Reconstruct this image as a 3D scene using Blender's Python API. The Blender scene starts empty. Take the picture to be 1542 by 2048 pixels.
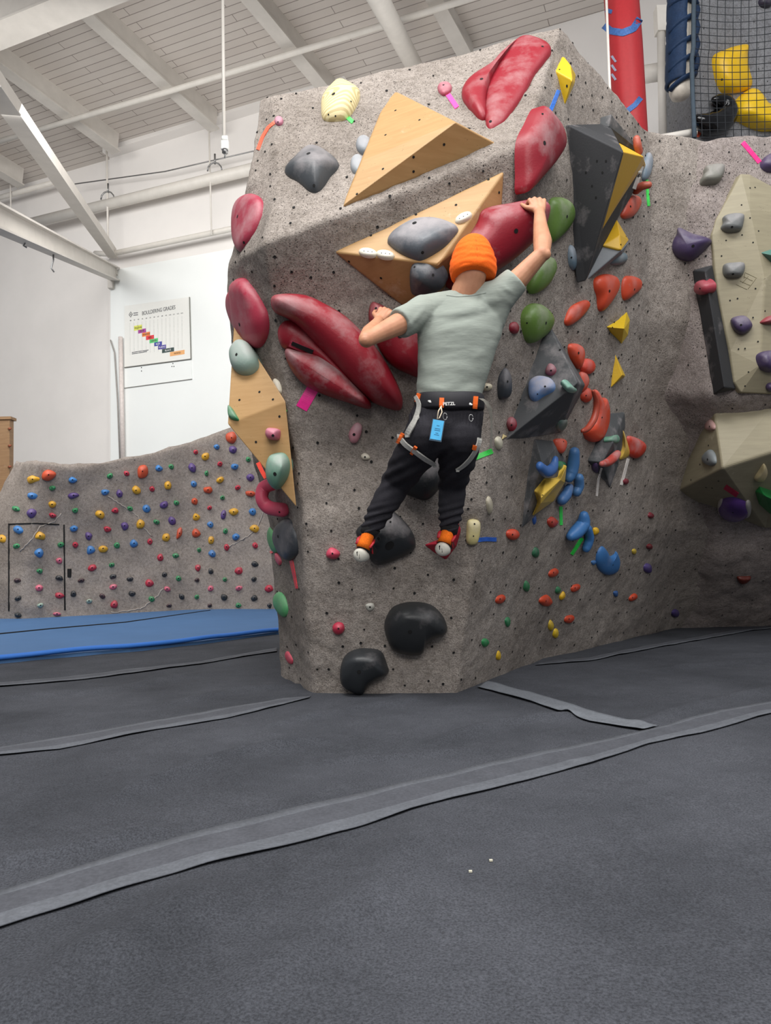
import bpy, bmesh, math, random
import numpy as np
from mathutils import Vector, Matrix, noise
from mathutils.bvhtree import BVHTree
random.seed(7)
C = bpy.context.scene.collection
SC = bpy.context.scene
PI = math.pi

# ------------------------------------------------------------------ camera
FPX, CX, CY = 1500.0, 771.0, 1024.0
CAM = Vector((0, 0, 0.75))
cam_d = bpy.data.cameras.new('camera'); cam = bpy.data.objects.new('camera', cam_d); C.objects.link(cam)
cam_d.sensor_fit = 'HORIZONTAL'; cam_d.sensor_width = 36; cam_d.lens = 36 * FPX / 1542
cam_d.clip_start = 0.05; cam_d.clip_end = 200
MC = Matrix.Rotation(math.radians(90 + 3.85), 4, 'X') @ Matrix.Rotation(math.radians(-1.3), 4, 'Z')
cam.matrix_world = Matrix.Translation(CAM) @ MC
SC.camera = cam

# ------------------------------------------------------------------ colour management, world, lamps
SC.view_settings.view_transform = 'Standard'; SC.view_settings.look = 'None'
SC.view_settings.gamma = 1; SC.view_settings.use_curve_mapping = False
SC.view_settings.exposure = 0.0
wd = bpy.data.worlds.new('world'); SC.world = wd; wd.use_nodes = True
bg = wd.node_tree.nodes['Background']; bg.inputs[0].default_value = (0.90, 0.93, 1.0, 1); bg.inputs[1].default_value = 0.32

def area(name, loc, size, power, target=None, color=(1, 1, 1)):
    l = bpy.data.lights.new(name, 'AREA'); l.shape = 'RECTANGLE'; l.size, l.size_y = size
    l.energy = power; l.color = color
    o = bpy.data.objects.new(name, l); C.objects.link(o); o.location = loc
    d = (Vector(target) - Vector(loc)) if target else Vector((0, 0, -1))
    o.rotation_euler = d.to_track_quat('-Z', 'Y').to_euler()
    return o
area('ceiling_lamp_row_near', (-1.0, 1.3, 7.0), (5.0, 1.8), 520, (0.0, 3.2, 1.2), (1.0, 0.985, 0.965))
area('fill_light_behind', (0.5, -4.0, 5.0), (6.0, 2.0), 360, (0.3, 4.0, 0.9), (1.0, 0.97, 0.94))  # added fill light behind the camera, brightens the front faces of the boulder
area('ceiling_lamp_row_left', (-6.0, 8.2, 6.8), (8.0, 3.0), 560, (-7.0, 14.5, 2.5), (1.0, 0.985, 0.96))
area('ceiling_lamp_row_right', (3.6, 1.5, 6.8), (3.0, 2.5), 190, (3.6, 5.5, 3.2))
area('hidden_fill_uplight', (0.5, 9.0, 4.2), (7.0, 3.0), 125, (-1.5, 9.0, 9.5), (1.0, 0.97, 0.93))  # added uplight hidden behind the boulder, brightens the ceiling boards

# ------------------------------------------------------------------ pixel helpers (points in the place)
M3 = MC.to_3x3()
def ray(x, y):
    return (M3 @ Vector(((x - CX) / FPX, -(y - CY) / FPX, -1))).normalized()
def P(x, y, Y):
    r = ray(x, y); return CAM + r * (Y / r.y)
def onplane(x, y, p0, n):
    r = ray(x, y); d = r.dot(n)
    if abs(d) < 1e-6: d = 1e-6
    return CAM + r * ((p0 - CAM).dot(n) / d)
def F(x, y, z=0.0):
    return onplane(x, y, Vector((0, 0, z)), Vector((0, 0, 1)))
def proj(p):
    q = M3.transposed() @ (Vector(p) - CAM)
    return (CX + FPX * q.x / -q.z, CY - FPX * q.y / -q.z)

# ------------------------------------------------------------------ colour + materials
def lin(c):
    if isinstance(c, str):
        c = c.lstrip('#'); c = tuple(int(c[i:i + 2], 16) / 255 for i in (0, 2, 4))
    return tuple(v / 12.92 if v <= 0.04045 else ((v + 0.055) / 1.055) ** 2.4 for v in c)
def newmat(name):
    m = bpy.data.materials.new(name); m.use_nodes = True
    nt = m.node_tree; b = nt.nodes['Principled BSDF']
    return m, nt, b
def N(nt, t, **kw):
    n = nt.nodes.new(t)
    for k, v in kw.items():
        if k.startswith('i_'): n.inputs[k[2:].replace('_', ' ')].default_value = v
        else: setattr(n, k, v)
    return n
def noise_n(nt, co, scale, detail=4, rough=0.6):
    n = N(nt, 'ShaderNodeTexNoise'); n.inputs['Scale'].default_value = scale
    n.inputs['Detail'].default_value = detail; n.inputs['Roughness'].default_value = rough
    nt.links.new(co, n.inputs['Vector']); return n.outputs['Fac']
def ramp(nt, fac, stops):
    r = N(nt, 'ShaderNodeValToRGB'); e = r.color_ramp.elements
    while len(e) < len(stops): e.new(0.5)
    for el, (p, c) in zip(e, stops):
        el.position = p; el.color = (c[0], c[1], c[2], 1) if not isinstance(c, (int, float)) else (c, c, c, 1)
    nt.links.new(fac, r.inputs['Fac']); return r.outputs['Color']
def mix(nt, fac, a, b, mode='MIX'):
    m = N(nt, 'ShaderNodeMix', data_type='RGBA', blend_type=mode)
    for sock, v in ((m.inputs[0], fac), (m.inputs[6], a), (m.inputs[7], b)):
        if hasattr(v, 'is_linked'): nt.links.new(v, sock)
        elif isinstance(v, (int, float)): sock.default_value = v
        else: sock.default_value = (v[0], v[1], v[2], 1)
    return m.outputs[2]
def bump(nt, b, h, strength, dist, prev=None):
    n = N(nt, 'ShaderNodeBump'); n.inputs['Strength'].default_value = strength; n.inputs['Distance'].default_value = dist
    nt.links.new(h, n.inputs['Height'])
    if prev is not None: nt.links.new(prev, n.inputs['Normal'])
    nt.links.new(n.outputs['Normal'], b.inputs['Normal']); return n.outputs['Normal']
def objco(nt):
    return N(nt, 'ShaderNodeTexCoord').outputs['Object']
def mathn(nt, op, a, b=None):
    m = N(nt, 'ShaderNodeMath', operation=op)
    for i, v in enumerate((a, b)):
        if v is None: continue
        if hasattr(v, 'is_linked'): nt.links.new(v, m.inputs[i])
        else: m.inputs[i].default_value = v
    return m.outputs[0]

def m_plain(name, c, rough=0.5, metal=0.0, var=0.12, scale=20, bumps=0.0):
    m, nt, b = newmat(name); co = objco(nt); c = lin(c)
    f = noise_n(nt, co, scale)
    lo = tuple(v * (1 - var) for v in c); hi = tuple(min(1, v * (1 + var)) for v in c)
    nt.links.new(ramp(nt, f, [(0.3, lo), (0.7, hi)]), b.inputs['Base Color'])
    b.inputs['Roughness'].default_value = rough; b.inputs['Metallic'].default_value = metal
    if bumps: bump(nt, b, noise_n(nt, co, scale * 8), bumps, 0.004)
    return m
_hm = {}
def m_hold(c, chalk=0.15, rough=0.45):
    """moulded plastic hold with rubbed-in chalk in irregular patches"""
    key = (c, round(chalk, 2), rough)
    if key in _hm: return _hm[key]
    m, nt, b = newmat('hold_' + str(c).lstrip('#')); co = objco(nt); cl = lin(c)
    big = noise_n(nt, co, 6.0, 3, 0.6); fine = noise_n(nt, co, 90, 3, 0.6)
    at = N(nt, 'ShaderNodeAttribute'); at.attribute_name = 'rub'
    s = mathn(nt, 'ADD', mathn(nt, 'ADD', mathn(nt, 'MULTIPLY', big, 0.9), mathn(nt, 'MULTIPLY', fine, 0.16)), mathn(nt, 'MULTIPLY', at.outputs['Fac'], 0.30))
    lo = 0.78 - 0.20 * chalk; msk = ramp(nt, s, [(lo - 0.10, 0), (lo + 0.30, min(1, 0.2 + chalk * 0.75))])
    base = mix(nt, mathn(nt, 'MULTIPLY', fine, 0.25), cl, tuple(v * 0.72 for v in cl))
    nt.links.new(mix(nt, msk, base, lin('#b9b1b1')), b.inputs['Base Color'])
    nt.links.new(ramp(nt, msk, [(0, rough), (0.7, 0.85)]), b.inputs['Roughness'])
    bump(nt, b, fine, 0.25, 0.003)
    _hm[key] = m; return m
def m_wall(name, a, bcol, speck, pit, pitscale=72, pits=0.15, specks=0.11):
    m, nt, b = newmat(name); co = objco(nt)
    big = noise_n(nt, co, 1.6, 5, 0.6); mid = noise_n(nt, co, 26, 5, 0.7); fine = noise_n(nt, co, 120, 3, 0.7)
    col = ramp(nt, big, [(0.32, lin(a)), (0.68, lin(bcol))])
    col = mix(nt, 0.9, col, ramp(nt, mid, [(0.30, (0.66, 0.64, 0.62)), (0.52, (1, 1, 1)), (0.72, (1.18, 1.18, 1.18))]), 'MULTIPLY')
    col = mix(nt, 0.85, col, ramp(nt, fine, [(0.34, (0.58, 0.56, 0.55)), (0.5, (1, 1, 1)), (0.68, (1.3, 1.3, 1.28))]), 'MULTIPLY')
    sep = N(nt, 'ShaderNodeSeparateXYZ'); nt.links.new(co, sep.inputs[0])
    wob = N(nt, 'ShaderNodeMix', data_type='VECTOR'); wob.inputs[0].default_value = 0.035
    nz = N(nt, 'ShaderNodeTexNoise'); nz.inputs['Scale'].default_value = 30; nt.links.new(co, nz.inputs['Vector'])
    nt.links.new(co, wob.inputs[4]); nt.links.new(nz.outputs['Color'], wob.inputs[5])
    v = N(nt, 'ShaderNodeTexVoronoi'); v.inputs['Scale'].default_value = pitscale; nt.links.new(wob.outputs[1], v.inputs['Vector'])
    pm = ramp(nt, v.outputs['Distance'], [(pits, 1), (pits + 0.06, 0)])
    zg = ramp(nt, mathn(nt, 'DIVIDE', sep.outputs['Z'], 4.0), [(0.36, 0.0), (0.62, 0.18)])
    gate = ramp(nt, mathn(nt, 'ADD', noise_n(nt, co, 4, 5, .7), zg), [(0.54, 0), (0.66, 1)])
    pmask = mathn(nt, 'MULTIPLY', pm, gate)
    mp = N(nt, 'ShaderNodeMapping'); mp.inputs['Location'].default_value = (3.3, 1.7, 0.4); mp.inputs['Scale'].default_value = (1, 1, 2.2)
    nt.links.new(wob.outputs[1], mp.inputs['Vector'])
    v2 = N(nt, 'ShaderNodeTexVoronoi'); v2.inputs['Scale'].default_value = pitscale * 0.9; nt.links.new(mp.outputs[0], v2.inputs['Vector'])
    sm = mathn(nt, 'MULTIPLY', ramp(nt, v2.outputs['Distance'], [(specks, 1), (specks + 0.07, 0)]), ramp(nt, mathn(nt, 'SUBTRACT', noise_n(nt, co, 7, 4, .7), mathn(nt, 'MULTIPLY', zg, 1.2)), [(0.46, 0), (0.54, 1)]))
    col = mix(nt, mathn(nt, 'MULTIPLY', sm, 0.75), col, lin(speck))
    col = mix(nt, mathn(nt, 'MULTIPLY', pmask, 0.92), col, lin(pit))
    nt.links.new(col, b.inputs['Base Color']); b.inputs['Roughness'].default_value = 0.95
    b.inputs['Specular IOR Level'].default_value = 0.15
    h = mathn(nt, 'SUBTRACT', mathn(nt, 'ADD', mathn(nt, 'MULTIPLY', mid, 0.8), mathn(nt, 'MULTIPLY', fine, 0.35)), pmask)
    bump(nt, b, h, 0.85, 0.014)
    return m
def m_wood(name, c1, c2, holes=True, rough=0.55):
    m, nt, b = newmat(name); co = objco(nt)
    mp = N(nt, 'ShaderNodeMapping'); mp.inputs['Scale'].default_value = (1.5, 1.5, 14); nt.links.new(co, mp.inputs['Vector'])
    g = noise_n(nt, mp.outputs[0], 3.0, 5, 0.65)
    col = ramp(nt, g, [(0.3, lin(c1)), (0.7, lin(c2))])
    v = N(nt, 'ShaderNodeTexVoronoi'); v.inputs['Scale'].default_value = 55; nt.links.new(co, v.inputs['Vector'])
    pm = mathn(nt, 'MULTIPLY', ramp(nt, v.outputs['Distance'], [(0.10, 1), (0.14, 0)]), ramp(nt, noise_n(nt, co, 5.5, 4, 0.7), [(0.55, 0), (0.60, 1)]))
    if holes: col = mix(nt, mathn(nt, 'MULTIPLY', pm, 0.8), col, lin('#4a3a28'))
    ch = ramp(nt, noise_n(nt, co, 4.2, 5, 0.7), [(0.62, 0), (0.78, 0.5)])
    col = mix(nt, ch, col, lin('#d8ccb8'))
    nt.links.new(col, b.inputs['Base Color']); b.inputs['Roughness'].default_value = rough
    bump(nt, b, g, 0.1, 0.003); return m
def m_fabric(name, c, var=0.2, wscale=300, bs=0.4, big=2.0, rough=0.95, bigvar=None):
    m, nt, b = newmat(name); co = objco(nt); c = lin(c)
    f = noise_n(nt, co, wscale, 2, 0.6); g = noise_n(nt, co, big, 5, 0.65)
    bv = bigvar if bigvar is not None else var
    col = ramp(nt, g, [(0.3, tuple(v * (1 - bv) for v in c)), (0.7, tuple(v * (1 + bv) for v in c))])
    col = mix(nt, 0.8, col, ramp(nt, f, [(0.35, (1 - var,) * 3), (0.65, (1 + var,) * 3)]), 'MULTIPLY')
    nt.links.new(col, b.inputs['Base Color']); b.inputs['Roughness'].default_value = rough
    b.inputs['Specular IOR Level'].default_value = 0.2
    bump(nt, b, f, bs, 0.002); return m

MAT = {}
MAT['rock'] = m_wall('textured_climbing_wall', '#837b74', '#9c948d', '#cfc8c0', '#2a2727')
MAT['rock_dark'] = m_wall('textured_climbing_wall_worn', '#857c78', '#9a918d', '#bdb6ae', '#2a2727', 60, .17, .10)
MAT['rock_far'] = m_wall('smooth_grey_climbing_wall', '#8a817a', '#9b928b', '#b5ada6', '#555050', 6, 0.03, 0.02)
MAT['rock_grey'] = m_wall('light_grey_climbing_wall', '#85868a', '#96979a', '#b5b5b5', '#444444', 10, 0.04, 0.02)
MAT['wood'] = m_wood('birch_plywood', '#a47f50', '#b18d5e')
MAT['post'] = m_wood('wood_post', '#7f5f40', '#91714e', False)
MAT['cream_wood'] = m_wood('laminated_plywood', '#cdbf92', '#d8cba2', False)
MAT['tan'] = m_wood('sand_coated_volume', '#8a826c', '#968e76')
MAT['blackvol'] = m_hold('#2b2c2f', 0.5, 0.75)
MAT['greyvol'] = m_hold('#4c4e50', 0.8, 0.8)
MAT['dark'] = m_plain('dark_hole', '#0c0c0d', 0.9)
MAT['white_wall'] = m_plain('painted_white_wall', '#e4e0dc', 0.7, 0, 0.03, 1.2, 0.05)
MAT['white_panel'] = m_plain('white_board_panel', '#edf0ee', 0.5, 0, 0.015, 1.0)
MAT['grey_paint'] = m_plain('painted_steel_offwhite', '#c4bfb8', 0.55, 0, 0.06, 4, 0.05)
MAT['pipe'] = m_plain('painted_pipe', '#d2cdc5', 0.5, 0, 0.05, 5)
MAT['bolt'] = m_plain('steel', '#8c8c8c', 0.35, 0.8)
MAT['blue_mat'] = m_fabric('blue_vinyl_mat', '#4f739f', 0.06, 200, 0.1, 1.5, 0.6)
MAT['blue_edge'] = m_fabric('blue_mat_edge', '#3a72c4', 0.06, 200, 0.1, 1.5, 0.5)

# ------------------------------------------------------------------ mesh helpers
def mk(name, verts, faces, mat, parent=None, origin=None, smooth=True, uvs=None):
    vs = [Vector(v) for v in verts]
    if origin is None:
        origin = sum(vs, Vector()) / len(vs)
    me = bpy.data.meshes.new(name)
    me.from_pydata([tuple(v - origin) for v in vs], [], faces); me.validate(); me.update()
    bm = bmesh.new(); bm.from_mesh(me); bmesh.ops.recalc_face_normals(bm, faces=bm.faces); bm.to_mesh(me); bm.free()
    mats = mat if isinstance(mat, (list, tuple)) else [mat]
    for m in mats: me.materials.append(m)
    if smooth: me.polygons.foreach_set('use_smooth', [True] * len(me.polygons))
    o = bpy.data.objects.new(name, me); C.objects.link(o)
    if parent is not None:
        o.parent = parent; o.location = Vector(origin) - wloc(parent)
    else: o.location = origin
    return o
def wloc(o):
    p = Vector(o.location)
    while o.parent is not None:
        o = o.parent; p += Vector(o.location)
    return p
def tag(o, label, cat, group=None, kind=None):
    if label: o['label'] = label
    if cat: o['category'] = cat
    if group: o['group'] = group
    if kind: o['kind'] = kind
    return o
def empty(name, loc, label=None, cat=None, group=None):
    o = bpy.data.objects.new(name, None); C.objects.link(o); o.location = loc; o.empty_display_size = 0.1
    return tag(o, label, cat, group)
def flatten(o, angle=35):
    """smooth shading broken at hard edges"""
    m = o.data
    bm = bmesh.new(); bm.from_mesh(m)
    for e in bm.edges:
        if len(e.link_faces) == 2 and e.calc_face_angle(0) > math.radians(angle): e.smooth = False
    bm.to_mesh(m); bm.free(); return o
def bevel(o, w=0.006, seg=2, ang=25):
    b = o.modifiers.new('bevel', 'BEVEL'); b.width = w; b.segments = seg; b.limit_method = 'ANGLE'; b.angle_limit = math.radians(ang); return o

class MB:
    def __init__(s): s.v = []; s.f = []
    def add(s, verts, faces):
        k = len(s.v); s.v += [Vector(v) for v in verts]; s.f += [tuple(i + k for i in f) for f in faces]; return s
    def box(s, c, size, rot=None):
        c = Vector(c); hx, hy, hz = [q / 2 for q in size]; vs = []
        for x in (-hx, hx):
            for y in (-hy, hy):
                for z in (-hz, hz):
                    v = Vector((x, y, z)); vs.append(c + (rot @ v if rot else v))
        return s.add(vs, [(0, 1, 3, 2), (4, 6, 7, 5), (0, 4, 5, 1), (2, 3, 7, 6), (0, 2, 6, 4), (1, 5, 7, 3)])
    def beam(s, a, b, w, h, up=Vector((0, 0, 1)), drop=0.0):
        """bar from a to b, w across, h along 'up', top at the line when drop=1"""
        a = Vector(a); b = Vector(b); d = (b - a).normalized(); sx = d.cross(up).normalized(); uz = sx.cross(d).normalized()
        vs = []
        for p in (a, b):
            for i, j in ((-1, -1), (1, -1), (1, 1), (-1, 1)):
                vs.append(p + sx * (i * w / 2) + uz * (j * h / 2 - drop * h / 2))
        return s.add(vs, [(0, 1, 2, 3), (7, 6, 5, 4), (0, 4, 5, 1), (1, 5, 6, 2), (2, 6, 7, 3), (3, 7, 4, 0)])
    def tube(s, pts, r, n=10, caps=True, flat=1.0, ref=None):
        pts = [Vector(p) for p in pts]; rs = r if isinstance(r, (list, tuple)) else [r] * len(pts)
        k = len(s.v); prev = None
        for i, p in enumerate(pts):
            a = pts[max(0, i - 1)]; b = pts[min(len(pts) - 1, i + 1)]; d = (b - a).normalized()
            if prev is None:
                u = d.cross(ref if ref is not None else (Vector((0, 0, 1)) if abs(d.z) < 0.9 else Vector((1, 0, 0)))).normalized()
            else:
                u = (prev - d * prev.dot(d)).normalized()
            prev = u; w = d.cross(u)
            for j in range(n):
                t = 2 * PI * j / n; s.v.append(p + u * (math.cos(t) * rs[i]) + w * (math.sin(t) * rs[i] * flat))
        for i in range(len(pts) - 1):
            for j in range(n):
                a = k + i * n + j; b = k + i * n + (j + 1) % n; s.f.append((a, b, b + n, a + n))
        if caps:
            s.f.append(tuple(k + j for j in range(n))[::-1]); s.f.append(tuple(k + (len(pts) - 1) * n + j for j in range(n)))
        return s
    def capsule(s, a, ra, b, rb, n=14, flat=1.0, ref=None):
        a = Vector(a); b = Vector(b); d = (b - a)
        if d.length < 1e-6: d = Vector((0, 0, 1e-4))
        L = d.normalized(); pts = []; rs = []
        for t in (85, 60, 35, 12):
            t = math.radians(t); pts.append(a - L * ra * math.sin(t)); rs.append(ra * math.cos(t))
        for t in (0.0, 0.33, 0.66, 1.0): pts.append(a + d * t); rs.append(ra + (rb - ra) * t)
        for t in (12, 35, 60, 85):
            t = math.radians(t); pts.append(b + L * rb * math.sin(t)); rs.append(rb * math.cos(t))
        return s.tube(pts, rs, n, True, flat, ref)
    def ball(s, c, r, n=14, rot=None):
        c = Vector(c); r = r if isinstance(r, (list, tuple)) else (r, r, r); k = len(s.v); m = n // 2
        for i in range(m + 1):
            t = PI * (i + 0.02) / (m + 0.04)
            for j in range(n):
                p = 2 * PI * j / n; v = Vector((r[0] * math.sin(t) * math.cos(p), r[1] * math.sin(t) * math.sin(p), r[2] * math.cos(t)))
                s.v.append(c + (rot @ v if rot else v))
        for i in range(m):
            for j in range(n):
                a = k + i * n + j; b = k + i * n + (j + 1) % n; s.f.append((a, b, b + n, a + n))
        s.f.append(tuple(k + j for j in range(n))); s.f.append(tuple(k + m * n + j for j in range(n))[::-1]); return s
    def loft(s, secs, n=28):
        """secs: (centre, ax vector, ay vector) ellipses, capped"""
        k = len(s.v)
        for c, ax, ay in secs:
            for j in range(n):
                t = 2 * PI * j / n; s.v.append(Vector(c) + Vector(ax) * math.cos(t) + Vector(ay) * math.sin(t))
        for i in range(len(secs) - 1):
            for j in range(n):
                a = k + i * n + j; b = k + i * n + (j + 1) % n; s.f.append((a, b, b + n, a + n))
        s.f.append(tuple(k + j for j in range(n))[::-1]); s.f.append(tuple(k + (len(secs) - 1) * n + j for j in range(n))); return s
    def build(s, name, mat, parent=None, origin=None, smooth=True):
        return mk(name, s.v, s.f, mat, parent, origin, smooth)

def bake(o):
    dg = bpy.context.evaluated_depsgraph_get(); bpy.context.view_layer.update()
    e = o.evaluated_get(dg); me = bpy.data.meshes.new_from_object(e, depsgraph=dg)
    old = o.data; o.modifiers.clear(); o.data = me; me.name = o.name
    if not me.materials:
        for m in old.materials: me.materials.append(m)
    me.polygons.foreach_set('use_smooth', [True] * len(me.polygons)); return o
def bvh_of(o):
    L = wloc(o); me = o.data
    return BVHTree.FromPolygons([Vector(v.co) + L for v in me.vertices], [tuple(p.vertices) for p in me.polygons])

TARGETS = {}
def cast(x, y, keys=None):
    r = ray(x, y); best = None
    for k, t in TARGETS.items():
        if keys is not None and k not in keys: continue
        h = t.ray_cast(CAM, r)
        if h[0] is not None and (best is None or h[3] < best[3]): best = h
    if best is None: return None
    n = best[1]
    if n.dot(r) > 0: n = -n
    return best[0], n, best[3]

# ------------------------------------------------------------------ lattice walls
def lattice(name, grid, cell, mat, amp=0.012, smooth_it=3, seed=0.0, bottom=True):
    """grid[r][c] control points -> finely divided, softened and slightly uneven surface"""
    R = len(grid); K = len(grid[0])
    nr = [max(2, int(max((grid[r][c] - grid[r + 1][c]).length for c in range(K)) / cell)) for r in range(R - 1)]
    nc = [max(2, int(min(14, max((grid[r][c] - grid[r][c + 1]).length for r in range(R))) / cell)) for c in range(K - 1)]
    G = np.array([[tuple(p) for p in row] for row in grid])
    us = np.concatenate([r + np.arange(nr[r]) / nr[r] for r in range(R - 1)] + [[R - 1]])
    vs = np.concatenate([c + np.arange(nc[c]) / nc[c] for c in range(K - 1)] + [[K - 1]])
    r0 = np.minimum(us.astype(int), R - 2); fr = (us - r0)[:, None, None]
    c0 = np.minimum(vs.astype(int), K - 2); fc = (vs - c0)[None, :, None]
    A = G[r0][:, c0]; B = G[r0][:, c0 + 1]; D = G[r0 + 1][:, c0]; E = G[r0 + 1][:, c0 + 1]
    S = A * (1 - fr) * (1 - fc) + B * (1 - fr) * fc + D * fr * (1 - fc) + E * fr * fc
    for _ in range(smooth_it):
        T = S.copy()
        T[1:-1, 1:-1] = S[1:-1, 1:-1] * 0.5 + (S[:-2, 1:-1] + S[2:, 1:-1] + S[1:-1, :-2] + S[1:-1, 2:]) * 0.125
        S = T
    du = np.gradient(S, axis=0); dv = np.gradient(S, axis=1)
    nn = np.cross(du, dv); nn /= np.linalg.norm(nn, axis=2, keepdims=True) + 1e-9
    H, W = S.shape[:2]
    for i in range(H):
        for j in range(W):
            p = Vector(S[i, j]); q = p + Vector((seed, 0, 0))
            d = noise.noise(q * 2.2) * amp * 1.3 + noise.noise(q * 7) * amp * 0.7 + noise.noise(q * 19) * amp * 0.3
            S[i, j] += nn[i, j] * d
    verts = [Vector(S[i, j]) for i in range(H) for j in range(W)]
    faces = [(i * W + j, i * W + j + 1, (i + 1) * W + j + 1, (i + 1) * W + j) for i in range(H - 1) for j in range(W - 1)]
    return verts, faces, S
def disc(mb, p, n, r, seg=9, off=0.002, ry=None):
    u = n.orthogonal().normalized(); w = n.cross(u)
    c = p + n * off; ry = ry or r
    mb.add([c + u * (math.cos(2 * PI * k / seg) * r) + w * (math.sin(2 * PI * k / seg) * ry) for k in range(seg)] + [c - n * 0.01], [tuple(range(seg))] + [(k, (k + 1) % seg, seg) for k in range(seg)])

# ------------------------------------------------------------------ holds
def crom(pts, n):
    """closed smooth curve through 2D pts"""
    m = len(pts); out = []
    for k in range(n):
        t = k * m / n; i = int(t); f = t - i
        p0, p1, p2, p3 = (pts[(i + q) % m] for q in (-1, 0, 1, 2))
        o = []
        for a in (0, 1):
            o.append(0.5 * (2 * p1[a] + (p2[a] - p0[a]) * f + (2 * p0[a] - 5 * p1[a] + 4 * p2[a] - p3[a]) * f * f + (3 * p1[a] - p0[a] - 3 * p2[a] + p3[a]) * f ** 3))
        out.append(tuple(o))
    return out
def local_plane(out, keys, cen=None, quant=0.33):
    cx = sum(p[0] for p in out) / len(out); cy = sum(p[1] for p in out) / len(out)
    if cen: cx, cy = cen
    hits = []
    h = cast(cx, cy, keys)
    for k in range(0, len(out), max(1, len(out) // 10)):
        for s in (0.45, 0.85):
            q = cast(cx + (out[k][0] - cx) * s, cy + (out[k][1] - cy) * s, keys)
            if q: hits.append(q)
    if h is None:
        if not hits: raise RuntimeError('no surface at %s' % ((cx, cy),))
        h = hits[0]
    hits = [q for q in hits if abs(q[2] - h[2]) < 0.35 and q[1].dot(h[1]) > 0.5]
    n = h[1].copy(); n *= 2
    for q in hits: n += q[1]
    n.normalize()
    ds = sorted([q[0].dot(n) for q in hits] + [h[0].dot(n)])
    d = ds[min(len(ds) - 1, int(len(ds) * quant))]
    p0 = h[0] + n * (d - h[0].dot(n))
    return p0, n
def on_seg(p, poly):
    best = None
    if len(poly) == 1: return poly[0]
    for a, b in zip(poly[:-1], poly[1:]):
        ab = b - a; t = max(0, min(1, (p - a).dot(ab) / max(1e-9, ab.length_squared))); q = a + ab * t; d = (p - q).length
        if best is None or d < best[0]: best = (d, q)
    return best[1]
def hold(label, out, h, col, apex=None, keys=None, chalk=0.2, sharp=False, power=2.3, holes=(), group=None, name='climbing_hold', cat='climbing hold',
         parent=None, skirt=0.05, n=None, K=7, lump=0.012, plane=None, reg=None, mat=None, cen=None, mini=False, hole_r=0.008, rough=0.45):
    p0, nn = plane if plane else local_plane(out, keys, cen)
    n = n or (len(out) * 3 if sharp else max(32, len(out) * 4))
    if sharp:
        o2 = []
        for i in range(len(out)):
            a = out[i]; b = out[(i + 1) % len(out)]
            for t in (0.04, 0.35, 0.65, 0.96): o2.append((a[0] + (b[0] - a[0]) * t, a[1] + (b[1] - a[1]) * t))
    else: o2 = crom(out, n)
    n = len(o2)
    base = [onplane(x, y, p0, nn) for x, y in o2]
    if apex is None: apex = [(sum(p[0] for p in out) / len(out), sum(p[1] for p in out) / len(out))]
    if not isinstance(apex, list): apex = [apex]
    feet = [onplane(x, y, p0 + nn * h, nn) - nn * h for x, y in apex]
    fb = [onplane(x, y, p0, nn) for x, y in apex]; cb = sum(base, Vector()) / n; tv = sum((a - c for a, c in zip(feet, fb)), Vector()) / len(feet)
    R_ = min(max(0.01, (q - on_seg(q, fb)).length) for q in base); R_ = 0.5 * R_ + 0.5 * sorted((q - on_seg(q, fb)).length for q in base)[n // 2]
    if tv.length > 1.15 * R_: h *= 1.15 * R_ / tv.length; tv *= 1.15 * R_ / tv.length
    lam = min(1, 0.62 * R_ / max(1e-6, tv.length)); feet = [c + tv * lam for c in fb]
    fp = [on_seg(b, feet) for b in base]
    if len(feet) > 1:
        for _ in range(3): fp = [(fp[i - 1] + fp[i] * 2 + fp[(i + 1) % n]) / 4 for i in range(n)]
    verts = []; rings = 0
    for i in range(n): verts.append(base[i] - nn * skirt)
    rings += 1
    for k in range(K + 1):
        u = (PI / 2) * k / K * 0.985; q = math.cos(u) ** (2 / power); z = math.sin(u) ** (2 / power)
        for i in range(n):
            p = fp[i] + (base[i] - fp[i]) * q + nn * (h * z)
            if lump and k > 0:
                s = noise.noise(p * (0.45 / max(0.04, h)) + Vector((h * 9, 0, 0))); p = p + nn * (s * h * lump * 3)
            verts.append(p)
        rings += 1
    faces = []
    for r in range(rings - 1):
        for i in range(n):
            a = r * n + i; b = r * n + (i + 1) % n; faces.append((a, b, b + n, a + n))
    faces.append(tuple((rings - 1) * n + i for i in range(n)))
    m = mat or m_hold(col, chalk, rough)
    o = mk(name, verts, faces, m, parent, p0)
    at = o.data.attributes.new('rub', 'FLOAT', 'POINT'); fc = sum(feet, Vector()) / len(feet); ext = max((q - fc).length for q in base)
    vals = []
    for i, v in enumerate(verts):
        ring = i // n; z = max(0, (v - p0).dot(nn)) / h
        upw = (v - on_seg(v - nn * (v - p0).dot(nn), feet)).z / ext
        vals.append(max(0, min(1.2, 0.25 + 1.3 * upw + 0.5 * (z - 0.5))) * (1 if z > 0.25 else z * 4))
    at.data.foreach_set('value', vals)
    if sharp: flatten(o, 28)
    if parent is None: tag(o, label, cat, group)
    elif label: o['label'] = label
    t = bvh_of(o)
    if reg: TARGETS[reg] = t
    for q in holes:
        hx, hy = q[0], q[1]; rr = q[2] if len(q) > 2 else hole_r
        r = ray(hx, hy); hit = t.ray_cast(CAM, r)
        if hit[0] is None: continue
        mb = MB(); disc(mb, hit[0], hit[1] if hit[1].dot(r) < 0 else -hit[1], rr, 10, 0.0015)
        hb = mb.build('bolt_hole', MAT['dark'], o, smooth=False)
    return o
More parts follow.
